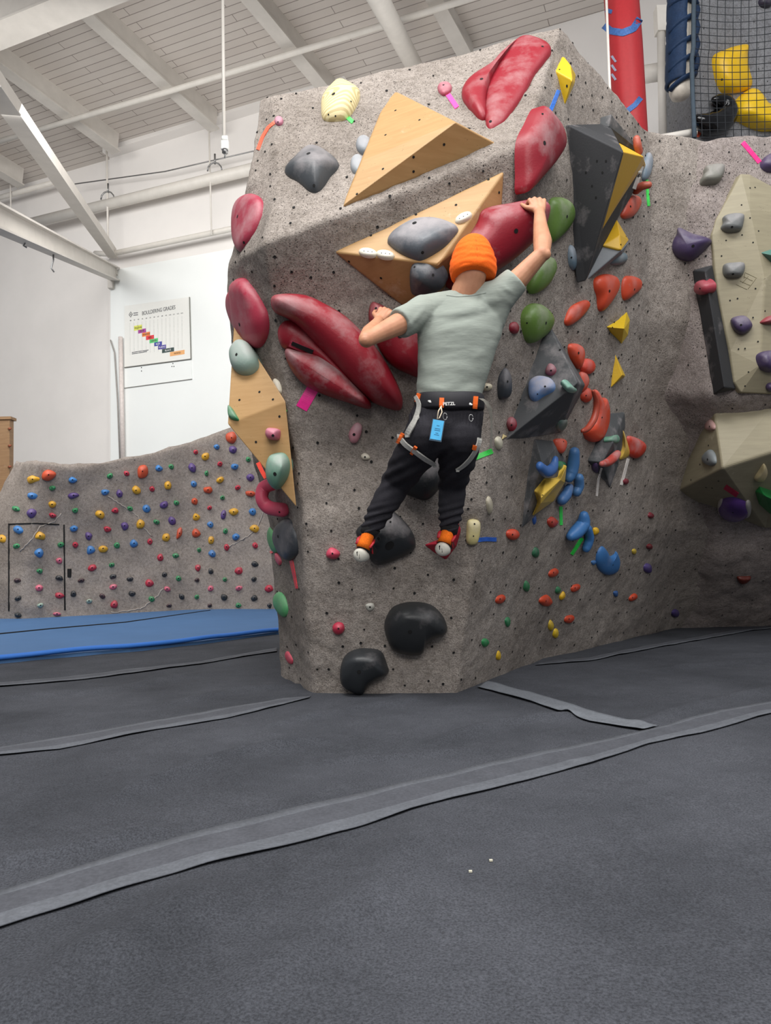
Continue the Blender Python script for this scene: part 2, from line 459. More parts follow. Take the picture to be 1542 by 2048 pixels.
def ell(cx, cy, a, b, rot=0, k=8, j=0.0, seed=None):
    rnd = random.Random(seed if seed is not None else int(cx * 7 + cy * 13))
    o = []
    for i in range(k):
        t = 2 * PI * i / k; s = 1 + rnd.uniform(-j, j)
        x = a * math.cos(t) * s; y = b * math.sin(t) * s; cr, sr = math.cos(math.radians(rot)), math.sin(math.radians(rot))
        o.append((cx + x * cr - y * sr, cy + x * sr + y * cr))
    return o
def volume(label, pts, base, faces, mat, keys=None, plane=None, reg=None, group=None, name='climbing_volume', cat='climbing volume', bev=0.010, cen=None, skirt=0.06, holes=(), parent=None):
    """pts: (px, py, height above the wall); base: outline indices; faces: facets"""
    out = [(pts[i][0], pts[i][1]) for i in base]
    p0, nn = plane if plane else local_plane(out, keys, cen, 0.55)
    V = [onplane(x, y, p0 + nn * hh, nn) for x, y, hh in pts]
    k = len(V); V += [V[i] - nn * (pts[i][2] + skirt) for i in base]
    Fc = [tuple(f) for f in faces]; m = len(base)
    for i in range(m):
        Fc.append((base[i], base[(i + 1) % m], k + (i + 1) % m, k + i))
    Fc.append(tuple(k + i for i in range(m))[::-1])
    o = mk(name, V, Fc, mat, parent, p0, smooth=False)
    if parent is None: tag(o, label, cat, group)
    t = bvh_of(o)
    if reg: TARGETS[reg] = t
    for j, q in enumerate(holes):
        r = ray(q[0], q[1]); hit = t.ray_cast(CAM, r)
        if hit[0] is None: continue
        mb = MB(); disc(mb, hit[0], hit[1] if hit[1].dot(r) < 0 else -hit[1], q[2] if len(q) > 2 else 0.007, 9, 0.0015)
        mb.build('bolt_hole', MAT['dark'], o, smooth=False)
    bevel(o, bev, 3)
    return o
def ribbon(path, w, keys, off=0.004, steps=14, name='route_tape', thick=0.0015, parent=None, mat=None, taper=None, maxjump=0.25, relax=0):
    """strip of width w (px) lying on the surfaces under the path"""
    pts = []
    seg = [math.dist(a, b) for a, b in zip(path[:-1], path[1:])]; tot = sum(seg)
    for k in range(steps + 1):
        d = tot * k / steps
        for s, (a, b) in zip(seg, zip(path[:-1], path[1:])):
            if d <= s + 1e-6: pts.append((a[0] + (b[0] - a[0]) * d / s, a[1] + (b[1] - a[1]) * d / s)); break
            d -= s
        else: pts.append(path[-1])
    V = []; last = None; nrm = []
    for i, p in enumerate(pts):
        a = pts[max(0, i - 1)]; b = pts[min(len(pts) - 1, i + 1)]; dx, dy = b[0] - a[0], b[1] - a[1]; L = math.hypot(dx, dy) or 1
        ww = w[0] + (w[1] - w[0]) * i / (len(pts) - 1) if isinstance(w, tuple) else w
        for sgn in (-0.5, 0.5):
            x = p[0] - dy / L * ww * sgn; y = p[1] + dx / L * ww * sgn
            h = cast(x, y, keys)
            if h is None or (last is not None and abs(h[2] - last[1]) > maxjump):
                if last is None: continue
                q = onplane(x, y, last[0], last[2]); nv = last[2]
            else: q, nv, _ = h[0], h[1], h[2]; last = (q, h[2], nv)
            V.append(q + nv * off); nrm.append(nv)
    for _ in range(relax):
        W_ = list(V)
        for i in range(2, len(V) - 2): W_[i] = (V[i - 2] + V[i] * 2 + V[i + 2]) / 4 + nrm[i] * 0.0012
        V = W_
    k = len(V); V2 = V + [v - n_ * (thick + off * 0.6) for v, n_ in zip(V, nrm)]
    Fc = []
    for i in range(k // 2 - 1):
        a = 2 * i; Fc.append((a, a + 1, a + 3, a + 2)); Fc.append((k + a, k + a + 2, k + a + 3, k + a + 1))
        Fc.append((a, a + 2, k + a + 2, k + a)); Fc.append((a + 1, k + a + 1, k + a + 3, a + 3))
    Fc.append((0, k, k + 1, 1)); Fc.append((k - 2, k - 1, 2 * k - 1, 2 * k - 2))
    return mk(name, V2, Fc, mat, parent, V[0], smooth=False)
_tm = {}
def tape(label, path, w, col, keys=None, group='route marking tapes'):
    if col not in _tm: _tm[col] = m_plain('tape_' + col.lstrip('#'), col, 0.45, 0, 0.08, 60)
    o = ribbon(path, w, keys, mat=_tm[col]); tag(o, label, 'tape', group); return o
# ================================================================== STRUCTURE
# --- mat height: soft folds in the covering
def ridge(x, y, a, b, wid, h):
    ax, ay = a; bx, by = b; dx, dy = bx - ax, by - ay; L2 = dx * dx + dy * dy
    t = max(-0.1, min(1.1, ((x - ax) * dx + (y - ay) * dy) / L2)); d = math.hypot(x - ax - dx * t, y - ay - dy * t)
    fade = min(1, max(0, 1 - abs(t - 0.5) * 1.6)) ** 0.5
    return h * fade * math.exp(-(d / wid) ** 2)
FOLDS = []
for pts, wid, h in (([(-40, 1748), (150, 1712), (330, 1672)], 0.03, 0.014),
                    ([(230, 1610), (350, 1560), (480, 1512), (640, 1490)], 0.045, 0.016), ([(640, 1530), (800, 1520), (960, 1505)], 0.03, 0.008),
                    ([(-40, 2060), (120, 1960), (300, 1870), (430, 1790)], 0.09, 0.016), ([(480, 2020), (620, 1890), (760, 1790), (860, 1640)], 0.07, 0.012),
                    ([(560, 1450), (700, 1420), (830, 1400)], 0.05, 0.01), ([(880, 1492), (1000, 1450), (1150, 1432)], 0.05, 0.014),
                    ([(1290, 1450), (1400, 1415), (1560, 1378)], 0.05, 0.012), ([(1060, 1390), (1200, 1387), (1350, 1393)], 0.05, 0.003),
                    ([(300, 1420), (480, 1385), (600, 1375)], 0.06, 0.01), ([(-30, 1400), (200, 1388), (420, 1350)], 0.08, 0.012),
                    ([(1300, 1345), (1440, 1330), (1560, 1322)], 0.06, 0.01)):
    q = [F(*p) for p in pts]
    for a, b in zip(q[:-1], q[1:]): FOLDS.append(((a.x, a.y), (b.x, b.y), wid, h))
def hz(x, y):
    z = 0.012 * noise.noise(Vector((x * 0.9, y * 0.9, 3.1))) + 0.006 * noise.noise(Vector((x * 2.6, y * 2.6, 7.7))) + 0.0018 * noise.noise(Vector((x * 9, y * 9, 1.7)))
    for a, b, w, h in FOLDS:
        if min(a[0], b[0]) - 0.5 < x < max(a[0], b[0]) + 0.5 and min(a[1], b[1]) - 0.5 < y < max(a[1], b[1]) + 0.5: z += ridge(x, y, a, b, w, h) * 2.3
    return z + 0.012
def grid_mesh(xs, ys, fz): 
    V = [Vector((x, y, fz(x, y))) for y in ys for x in xs]; W = len(xs)
    Fc = [(j * W + i, j * W + i + 1, (j + 1) * W + i + 1, (j + 1) * W + i) for j in range(len(ys) - 1) for i in range(W - 1)]
    return V, Fc
fl = mk('floor', [(-14, -4, -0.12), (12, -4, -0.12), (12, 22, -0.12), (-14, 22, -0.12), (-14, -4, -0.2), (12, -4, -0.2), (12, 22, -0.2), (-14, 22, -0.2)],
        [(0, 1, 2, 3), (7, 6, 5, 4), (0, 4, 5, 1), (1, 5, 6, 2), (2, 6, 7, 3), (3, 7, 4, 0)], m_plain('concrete_floor', '#77736e', 0.9), origin=Vector((0, 0, -0.2)), smooth=False)
tag(fl, None, None, kind='structure')
ys = [-1.0, -0.4, 0.1]; d = 0.5
while ys[-1] < 9.2: ys.append(ys[-1] + max(0.016, ys[-1] * 0.010))
xs = [-6 + x * 0.06 for x in range(56)] + [-2.64 + x * 0.024 for x in range(225)] + [2.76 + x * 0.06 for x in range(72)]
m, nt, b = newmat('charcoal_mat_fabric'); co = objco(nt)
f = noise_n(nt, co, 190, 3, 0.7); g = noise_n(nt, co, 1.3, 6, 0.62); g2 = noise_n(nt, co, 14, 5, 0.7)
c_ = ramp(nt, g, [(0.32, lin('#3a3c41')), (0.68, lin('#4c4e54'))])
c_ = mix(nt, 0.55, c_, ramp(nt, g2, [(0.3, (0.86,) * 3), (0.7, (1.12,) * 3)]), 'MULTIPLY')
c_ = mix(nt, 0.85, c_, ramp(nt, f, [(0.34, (0.55,) * 3), (0.66, (1.45,) * 3)]), 'MULTIPLY')
sc_ = ramp(nt, noise_n(nt, co, 5.3, 6, 0.8), [(0.70, 0), (0.80, 0.35)]); c_ = mix(nt, sc_, c_, lin('#8d9095'))
nt.links.new(c_, b.inputs['Base Color']); b.inputs['Roughness'].default_value = 0.95; b.inputs['Specular IOR Level'].default_value = 0.15
bump(nt, b, f, 0.5, 0.003); MAT['mat'] = m
Vm, Fm = grid_mesh(xs, ys, hz)
k = len(Vm); W = len(xs); H = len(ys)
edge = [i for i in range(W)] + [j * W + W - 1 for j in range(1, H)] + [(H - 1) * W + i for i in range(W - 2, -1, -1)] + [j * W for j in range(H - 2, 0, -1)]
Vm += [Vector((Vm[i].x, Vm[i].y, -0.12)) for i in edge]
Fm += [(edge[i], edge[(i + 1) % len(edge)], k + (i + 1) % len(edge), k + i) for i in range(len(edge))]
o = mk('crash_mat', Vm, Fm, m, origin=Vector((0, 3, -0.12))); tag(o, 'wide charcoal grey fabric-covered crash mat filling the foreground', 'crash mat')
TARGETS['mat'] = bvh_of(o)

# --- blue mat in the far left, its front edge runs from (0,1325) to (552,1270)
bp = [F(x, y, 0.02) for x, y in ((-200, 1346), (0, 1325), (130, 1313), (260, 1302), (400, 1287), (552, 1268), (640, 1262))]
V = []
for p in bp: V.append(p + Vector((0, 0, 0.02)))
for p in bp: V.append(Vector((p.x * 2.0 - 0.2, 13.6, 0.05)))
nb = len(bp); Fc = [(i, i + 1, nb + i + 1, nb + i) for i in range(nb - 1)]
V += [v + Vector((0, 0, -0.13)) for v in V[:2 * nb]]
q = 2 * nb; Fc += [(i, q + i, q + i + 1, i + 1) for i in range(nb - 1)] + [(nb - 1, q + nb - 1, q + 2 * nb - 1, 2 * nb - 1), (0, nb, q + nb, q)]
o = mk('crash_mat', V, Fc, MAT['blue_mat'], smooth=False); tag(o, 'blue vinyl crash mat lying below the far climbing wall', 'crash mat')
TARGETS['bluemat'] = bvh_of(o)
mb = MB()
L = [p + Vector((0, 0.0, 0.045)) for p in bp]; W2 = []
for i in range(len(L) - 1):
    for t in range(10): W2.append(L[i].lerp(L[i + 1], t / 10))
W2.append(L[-1])
mb.tube([p + Vector((0, 0.02 * noise.noise(p * 3), 0.012 * noise.noise(p * 2.1))) for p in W2], 0.032, 8, flat=0.7)
mb.build('welted_edge', MAT['blue_edge'], o)
mb = MB(); sl = [F(x, y, 0.046) for x, y in ((-40, 1272), (100, 1258), (250, 1245), (420, 1221))]
mb.tube(sl, 0.012, 6); mb.build('seam', MAT['dark'], o)

# --- boulder
def Fd(x, y): return F(x, y, -0.02)
r0 = [P(520, 200, 4.4), P(541, 190, 4.33), P(800, 138, 4.36), P(1119, 52, 4.42), P(1222, 178, 4.75), P(1296, 262, 5.3)]
r1 = [P(498, 368, 4.13), P(560, 350, 3.97), P(810, 270, 3.99), P(1083, 180, 4.0), P(1208, 290, 4.65), P(1302, 340, 5.3)]
r2 = [P(452, 535, 4.3), P(524, 488, 3.70), P(790, 388, 3.70), P(1042, 292, 3.71), P(1190, 400, 4.6), P(1302, 450, 5.35)]
r3 = [P(457, 625, 4.45), P(548, 622, 3.93), P(770, 590, 3.93), P(1002, 555, 3.91), P(1170, 620, 4.7), P(1296, 640, 5.5)]
r4 = [P(500, 900, 4.7), P(592, 905, 4.10), P(785, 860, 4.10), P(984, 805, 4.08), P(1160, 850, 4.95), P(1302, 860, 6.0)]
r5 = [P(543, 1060, 4.8), P(606, 1040, 4.12), P(790, 1040, 4.12), P(966, 1020, 4.13), P(1140, 1060, 5.25), P(1345, 1060, 6.6)]
r6 = [Fd(560, 1361), Fd(627, 1396), Fd(770, 1398), Fd(912, 1395), Fd(1085, 1326), Fd(1350, 1262)]
rows = [r0, r1, r2, r3, r4, r5, r6]
grid = []
for i, r in enumerate(rows):
    back = r[0] + Vector((0.25, 2.2, 0)); far = r[5] + Vector((0.9, 0.25, 0))
    grid.append([back] + r + [far])
grid.insert(0, [p + Vector((0, 0.5, 0.0)) for p in grid[0]])
grid.append([p + Vector((0, 0, -0.09)) for p in grid[-1]])
V, Fc, S = lattice('b', grid, 0.03, None, 0.014, 2)
nF = len(Fc)
# t-nut holes in a jittered grid belong to the wall's own surface
def nuts(S, step_i, step_j, jit, seed, r=0.0075):
    rnd = random.Random(seed); mb = MB(); H, W = S.shape[:2]
    for i in range(step_i // 2 + 3, H - 4, step_i):
        for j in range(step_j // 2 + 2, W - 3, step_j):
            a = max(2, min(H - 3, i + rnd.randint(-jit, jit))); c = max(2, min(W - 3, j + rnd.randint(-jit, jit)))
            p = Vector(S[a, c]); n = (Vector(S[a + 1, c]) - Vector(S[a - 1, c])).cross(Vector(S[a, c + 1]) - Vector(S[a, c - 1])).normalized()
            if n.dot(CAM - p) < 0: n = -n
            disc(mb, p, n, r * rnd.uniform(0.8, 1.15), 8, 0.004)
    return mb
def wall_obj(name, label, V, Fc, S, mat, nut, cat='climbing wall', origin=None):
    nF = len(Fc); k = len(V); V = list(V) + nut.v; Fc = list(Fc) + [tuple(i + k for i in f) for f in nut.f]
    me = bpy.data.meshes.new(name); o3 = origin or Vector((sum(v.x for v in V[:k]) / k, min(v.y for v in V[:k]), 0))
    me.from_pydata([tuple(v - o3) for v in V], [], Fc); me.update()
    me.materials.append(mat); me.materials.append(MAT['dark'])
    me.polygons.foreach_set('use_smooth', [True] * len(me.polygons))
    me.polygons.foreach_set('material_index', [0] * nF + [1] * (len(Fc) - nF))
    o = bpy.data.objects.new(name, me); C.objects.link(o); o.location = o3
    return tag(o, label, cat)
wall_obj('climbing_boulder', 'tall freestanding grey textured climbing boulder the man is climbing', V, Fc, S, MAT['rock'], nuts(S, 9, 9, 3, 3), 'climbing boulder')
TARGETS['boulder'] = BVHTree.FromPolygons(V, Fc)

# --- right wall
q0 = [P(1294, 276, 5.45), P(1420, 271, 5.4), P(1560, 264, 5.55), P(1760, 250, 5.8)]
q1 = [P(1298, 420, 5.5), P(1420, 420, 5.36), P(1560, 420, 5.45), P(1760, 420, 5.7)]
q2 = [P(1294, 790, 6.0), P(1420, 792, 5.6), P(1560, 792, 5.6), P(1760, 792, 5.8)]
q3 = [P(1296, 880, 6.3), P(1420, 870, 6.0), P(1560, 870, 6.0), P(1760, 870, 6.1)]
q4 = [P(1335, 1060, 6.95), P(1430, 1120, 6.9), P(1560, 1120, 6.9), P(1760, 1120, 7.0)]
q5 = [Fd(1330, 1263), Fd(1430, 1259), Fd(1560, 1256), Fd(1760, 1250)]
grid = [[p + Vector((0, 1.2, 0.0)) for p in q0], [p + Vector((0, 0.14, 0.0)) for p in q0], q0, q1, q2, q3, q4, q5, [p + Vector((0, 0, -0.09)) for p in q5]]
V, Fc, S = lattice('r', grid, 0.035, None, 0.02, 5, 11)
wall_obj('climbing_wall', 'grey textured climbing wall at the right edge, overhanging with dark lower part', V, Fc, S, MAT['rock_dark'], nuts(S, 10, 10, 4, 5, 0.007))
TARGETS['right'] = BVHTree.FromPolygons(V, Fc)

# --- far wall
t0 = [(33, 921), (60, 921), (110, 925), (165, 928), (235, 915), (300, 903), (380, 880), (455, 855), (540, 828), (640, 800)]
depth = [11.0, 11.1, 11.3, 11.5, 11.8, 12.1, 12.4, 12.4, 12.1, 12.0]
def far_row(f, side):
    out = [P(side[0], side[1], 11.4)]
    for (x, y), Yd in zip(t0[1:], depth[1:]):
        yb = 1236 - 0.03 * x
        out.append(P(x + (20 * (0.5 - f) if x < 100 else 0), y + (yb - y) * f, Yd - 0.25 * (1 - f) + (0.15 * math.sin(f * PI) if x > 100 else 0)))
    return out
sides = [(33, 922), (-4, 990), (-40, 1060), (-62, 1140), (-75, 1246)]
grid = [far_row(f, s) for f, s in zip((0, 0.22, 0.45, 0.72, 1.03), sides)]
grid.insert(0, [p + Vector((0, 0.9, 0)) for p in grid[0]])
V, Fc, S = lattice('f', grid, 0.09, None, 0.03, 3, 23)
W = S.shape[1]
mbn = MB()
far_wall = wall_obj('climbing_wall', 'low far grey climbing wall covered in small colourful holds at left', V, Fc, S, MAT['rock_far'], mbn)
TARGETS['far'] = BVHTree.FromPolygons(V, Fc)
def crack(path, r, par=far_wall, key='far', mat=None):
    pts = []
    for a, b2 in zip(path[:-1], path[1:]):
        for t in range(6):
            x = a[0] + (b2[0] - a[0]) * t / 6; y = a[1] + (b2[1] - a[1]) * t / 6; h = cast(x, y + 1.2 * math.sin(x * 0.7), [key])
            if h: pts.append(h[0] + h[1] * r * 0.2)
    mb = MB(); mb.tube(pts, r, 6); return mb.build('moulded_vein' if mat is None else 'hatch_gap', mat or MAT['vein'], par)
MAT['vein'] = m_plain('pale_vein', '#a8a098', 0.9)
for pth in ([(40, 1103), (62, 1080), (80, 1053), (108, 1043), (125, 1024)], [(216, 992), (240, 1008), (262, 1022), (275, 1032), (285, 1052), (308, 1078)],
            [(528, 1022), (517, 1050), (500, 1070), (472, 1086), (455, 1094)], [(326, 1176), (315, 1192), (300, 1203), (285, 1216), (255, 1222), (215, 1226)]): crack(pth, 0.009)
for pth in ([(18, 1049), (18, 1140), (18, 1238)], [(17, 1049), (70, 1048), (128, 1048)], [(128, 1048), (129, 1140), (130, 1236)]): crack(pth, 0.011, mat=MAT['dark'])
h = cast(139, 1146, ['far']); mb = MB(); mb.box(h[0] + h[1] * 0.0, (0.045, 0.05, 0.13)); mb.build('hatch_slot', MAT['dark'], far_wall, smooth=False)

# --- building back wall: recedes to the left
W0 = P(550, 600, 14.0); WU = Vector((-1, 0.43, 0)).normalized(); WN = Vector((-0.43, -1, 0)).normalized()
def Wp(x, y, off=0.0): return onplane(x, y, W0 + WN * off, WN)
def slab(name, pts, n, th, mat, parent=None):
    V = [Vector(p) for p in pts] + [Vector(p) - n * th for p in pts]; k = len(pts)
    return mk(name, V, [tuple(range(k)), tuple(range(k, 2 * k))[::-1]] + [(i, (i + 1) % k, k + (i + 1) % k, k + i) for i in range(k)], mat, parent, smooth=False)
def wpt(s, z, off=0): p = W0 + WU * s + WN * off; return Vector((p.x, p.y, z))
o = slab('wall_back', [wpt(-9, -0.12), wpt(3.2 + 0, -0.12), wpt(3.2, 13), wpt(-9, 13)], WN, 0.3, MAT['white_wall']); tag(o, None, None, kind='structure')
s_c = (Wp(218, 700) - W0).dot(WU)
bpy.data.objects.remove(o)
o = slab('wall_back', [wpt(-11, -0.12), wpt(s_c, -0.12), wpt(s_c, 13), wpt(-11, 13)], WN, 0.6, MAT['white_wall']); tag(o, None, None, kind='structure')
o = slab('wall_left', [wpt(s_c, -0.12, -0.12), wpt(s_c + 9, -0.12, -0.12), wpt(s_c + 9, 13, -0.12), wpt(s_c, 13, -0.12)], WN, 0.3, MAT['white_wall']); tag(o, None, None, kind='structure')

# ceiling plane from the wall/ceiling line and the direction of the joists
CA, CB = Wp(500, 228), Wp(20, 368)
DJ = ray(1579, 1290); nC = (CB - CA).cross(DJ).normalized()
if nC.z > 0: nC = -nC
def Cp(x, y, off=0.0): return onplane(x, y, CA + nC * off, nC)
lu = (CB - CA).normalized()
MAT['ceil'] = None
m, nt, b = newmat('painted_ceiling_boards'); co = objco(nt)
rot = N(nt, 'ShaderNodeMapping'); rot.vector_type = 'TEXTURE'
B_ = Matrix((lu, (lu.cross(nC)).normalized(), nC)).transposed(); rot.inputs['Rotation'].default_value = B_.to_euler()
nt.links.new(co, rot.inputs['Vector'])
br = N(nt, 'ShaderNodeTexBrick'); br.inputs['Scale'].default_value = 1.0; br.inputs['Brick Width'].default_value = 3.2; br.inputs['Row Height'].default_value = 0.15
br.inputs['Mortar Size'].default_value = 0.006; br.inputs['Mortar Smooth'].default_value = 0.0
nt.links.new(rot.outputs[0], br.inputs['Vector'])
br.inputs['Color1'].default_value = (*lin('#c3bbb4'), 1); br.inputs['Color2'].default_value = (*lin('#c9c2bb'), 1); br.inputs['Mortar'].default_value = (*lin('#837b75'), 1)
st = ramp(nt, noise_n(nt, co, 0.8, 5), [(0.3, (0.93,) * 3), (0.7, (1.05,) * 3)])
nt.links.new(mix(nt, 1.0, br.outputs['Color'], st, 'MULTIPLY'), b.inputs['Base Color']); b.inputs['Roughness'].default_value = 0.8
cc = [CA - lu * 11 + DJ * 1, CA + lu * 11 + DJ * 1, CA + lu * 11 - DJ * 14, CA - lu * 11 - DJ * 14]
o = slab('ceiling', cc, nC, 0.2, m); tag(o, None, None, kind='structure')
print('ceil z', [round(p.z, 2) for p in cc], 'wallline', [round(Wp(x, y).z, 2) for x, y in ((20, 368), (500, 228), (930, 95))], 'nC', nC, 's_c', s_c)

# soffit band on wall under the ceiling: a shallow shelf seen as a darker step
def wbeam(name, x0, y0, x1, y1, w, dep, mat, label, cat, group=None, off=0.0, parent=None):
    a = Wp(x0, y0, off); b2 = Wp(x1, y1, off); mb = MB(); mb.beam(a, b2, dep, w); o = mb.build(name, mat, parent, smooth=False)
    return tag(o, label, cat, group) if parent is None else o
wbeam('trim_1', 222, 312, 700, 163, 0.10, 0.5, MAT['white_wall'], None, None)['kind'] = 'structure'
# joists
jo = [((432, 222), (212, 18), 'ceiling joist running down to the wall above the left conduit pipe'), ((667, 158), (535, -8), 'ceiling joist meeting the wall just above the boulder top left'), ((943, 90), (893, -8), 'short ceiling joist just left of the boulder peak'),
      ((236, 268), (0, 105), 'ceiling joist running from the left frame edge down to the wall'), ((46, 338), (-60, 262), 'short ceiling joist in the upper left corner')]
for (a, b2, lab) in jo:
    A = Cp(*a); B = A - DJ * ((A - Cp(*b2)).length + 1.0)
    mb = MB(); mb.beam(A, B, 0.07, 0.42, up=-nC, drop=1)
    o = mb.build('ceiling_joist', MAT['grey_paint'], smooth=False); tag(o, lab, 'joist', 'steel joists under the ceiling')
    mb = MB(); mb.beam(A + nC * 0.42, B + nC * 0.42, 0.24, 0.03, up=-nC); mb.build('flange', MAT['grey_paint'], o, smooth=False)
# main girder top left
g0_ = CAM + (Cp(20, 62) - CAM) * 0.86; A, B = g0_ + lu * 7, g0_ - lu * 7
mb = MB(); mb.beam(A - nC * .4, B - nC * .4, 0.3, 0.8, up=-nC, drop=0); o = mb.build('ceiling_girder', MAT['grey_paint'], smooth=False); tag(o, 'deep painted ceiling girder crossing the top left corner', 'girder')
mb = MB(); mb.beam(A, B, 0.42, 0.04, up=-nC); mb.build('flange', MAT['grey_paint'], o, smooth=False)
# diagonal brace + lower rail meeting at the wall bracket
A = Wp(226, 506, 0.15); B = P(-20, 150, 7.0)
mb = MB(); mb.beam(B, A, 0.14, 0.18); o = mb.build('roof_brace', MAT['grey_paint'], smooth=False); tag(o, 'diagonal painted steel brace dropping from the upper left to the wall bracket', 'brace')
mb = MB(); mb.beam(B - Vector((0, 0, 0.1)), A - Vector((0, 0, 0.1)), 0.2, 0.02); mb.build('flange', MAT['grey_paint'], o, smooth=False)
A = Wp(230, 548, 0.12); B = P(-30, 424, 7.5)
mb = MB(); mb.beam(B, A, 0.05, 0.26); o = mb.build('steel_rail', MAT['grey_paint'], smooth=False); tag(o, 'lower painted steel rail ending at the wall bracket, clips hanging from it', 'rail')
for dz in (0.13, -0.13):
    mb = MB(); mb.beam(B + Vector((0, 0, dz)), A + Vector((0, 0, dz)), 0.2, 0.025); mb.build('flange', MAT['grey_paint'], o, smooth=False)
for x, y, yy in ((52, 476, 9), (107, 500, 24)):
    t = x / 230; p = B.lerp(A, (x + 30) / 260 * 0.78); p = onplane(x, y, A, (A - B).cross(Vector((0, 0, 1))).normalized())
    mb = MB(); e = 0.006 * yy
    mb.tube([p + Vector((0, 0, 0)), p - Vector((0.0, 0, e)), p - Vector((0.03, 0, e * 1.8)), p - Vector((-0.01, 0, e * 2.2))], 0.012, 6); mb.build('hanging_clip', MAT['bolt'], o)
p = Wp(222, 545, 0.12); mb = MB(); mb.box(p, (0.28, 0.2, 0.12)); mb.box(p + Vector((0.0, 0, -0.2)), (0.1, 0.12, 0.3)); o = mb.build('wall_bracket', MAT['grey_paint'], smooth=False); tag(o, 'small steel bracket where brace and rail meet the wall corner', 'bracket')

# pipes
def pipe(label, pts, r, mat=None, name='pipe', group='painted pipes', n=12):
    mb = MB(); mb.tube(pts, r, n); o = mb.build(name, mat or MAT['pipe']); return tag(o, label, 'pipe', group)
pipe('thick cream pipe running the length of the back wall', [Wp(40, 452, 0.35), Wp(640, 305, 0.35)], 0.11)
pipe('thinner pipe just above the left end of the thick cream pipe', [Wp(-60, 412, 0.3), Wp(118, 362, 0.3)], 0.055)
pipe('slim pipe along the wall above the white board panel', [Wp(190, 507, 0.3), Wp(222, 508, 0.3), Wp(420, 467, 0.3), Wp(560, 437, 0.3)], 0.055)
pipe('thin sprinkler pipe crossing under all the ceiling joists', [Cp(-60, 300, 0.55), Cp(340, 182, 0.55), Cp(800, 40, 0.55), Cp(1000, -22, 0.55)], 0.05)
pipe('fat white pipe slanting down behind the boulder top', [P(742, -30, 9), P(830, 135, 12)], 0.14)
pipe('dark cable strung along the wall below the ceiling', [Wp(150, 368, 0.3), Wp(330, 343, 0.3), Wp(560, 290, 0.3)], 0.012, MAT['bolt'], 'cable', None, 6)['category'] = 'cable'
rods = [((213, 262), (216, 500), 0.022), ((417, 220), (423, 470), 0.016), ((20, 335), (22, 440), 0.016), ((105, 210), (108, 290), 0.012)]
for (a, b2, r), lab in zip(rods, ('hanger rod dropping past the thick pipe to the wall bracket', 'long hanger rod holding the slim pipe above the white board', 'short hanger rod near the left frame edge', 'short hanger rod under the leftmost long joist')):
    o = pipe(lab, [Wp(*a, 0.4), Wp(*b2, 0.4)], r, None, 'hanger_rod', 'hanger rods', 8); o['category'] = 'rod'
for x, y in ((216, 395), (430, 338)):
    p = Wp(x, y, 0.4); mb = MB(); mb.tube([p + Vector((0.14 * math.cos(t * PI / 6), -0.02, 0.17 * math.sin(t * PI / 6) - 0.05)) for t in range(0, 7)], 0.015, 6); mb.tube([p + Vector((0, 0, .3)), p + Vector((0, 0, .1))], 0.02, 6)
    tag(mb.build('pipe_hanger', MAT['bolt']), 'steel hanger loop over the thick pipe, %s' % ('nearer the brace' if x < 300 else 'nearer the boulder'), 'pipe hanger', 'pipe hangers')
# hanging conduit with junction box
e = empty('hanging_conduit', P(447, 295, 7.0), 'thin white conduit hanging from the ceiling with a small box at its end', 'conduit')
mb = MB(); mb.tube([P(445, -60, 7.0), P(448, 285, 7.0)], 0.016, 10); mb.build('tube', MAT['pipe'], e)
mb = MB(); c0 = P(450, 291, 7.0); mb.box(c0, (0.075, 0.05, 0.09)); mb.tube([c0 + Vector((-0.03, 0, .07)), c0 + Vector((0.03, 0, .07))], 0.03, 10); bevel(mb.build('junction_box', m_plain('white_box', '#e2e2de', 0.4), e), 0.01)
mb = MB(); mb.tube([c0 - Vector((0, 0, .04)), c0 - Vector((0, 0, .075))], 0.03, 8); mb.tube([c0 - Vector((0, 0, .07)), c0 - Vector((0, 0, .125))], 0.009, 8); mb.build('plug_stud', MAT['bolt'], e)

# white board panel + poster on it
o = slab('wall_panel', [Wp(221, 541, .05), Wp(560, 480, .05), Wp(560, 1000, .05), Wp(221, 1000, .05)], WN, 0.05, MAT['white_panel']); tag(o, 'large smooth white board panel covering the back wall', 'wall panel')
pn = .075
poster = slab('poster', [Wp(249, 612, pn), Wp(378, 594, pn), Wp(381, 717, pn), Wp(249, 734, pn)], WN, 0.02, m_plain('poster_paper', '#e9e9e4', 0.5, 0, 0.01)); tag(poster, 'white bouldering grades chart with coloured steps on the white panel', 'poster')
mb = MB(); mb.beam(Wp(249, 735, pn), Wp(382, 718, pn), 0.03, 0.014); mb.beam(Wp(379, 594, pn), Wp(382, 718, pn), 0.02, 0.014); mb.build('poster_frame', m_plain('grey_edge', '#85857f', .6), poster, smooth=False)
o = slab('wall_board', [Wp(249, 737, .065), Wp(382, 720, .065), Wp(384, 758, .065), Wp(249, 776, .065)], WN, 0.012, MAT['white_panel']); tag(o, 'blank white board strip just below the bouldering grades chart', 'board')
for x, y in ((283, 735), (283, 742), (346, 727), (344, 733), (348, 733)):
    mb = MB(); disc(mb, Wp(x, y, .066), WN, 0.012, 8, .003); mb.build('screw_hole', MAT['dark'], o, smooth=False)
mb = MB(); mb.beam(Wp(249, 776, .066), Wp(384, 758, .066), 0.02, 0.01); mb.build('board_edge', m_plain('grey_edge2', '#9a9a95', .6), o, smooth=False)
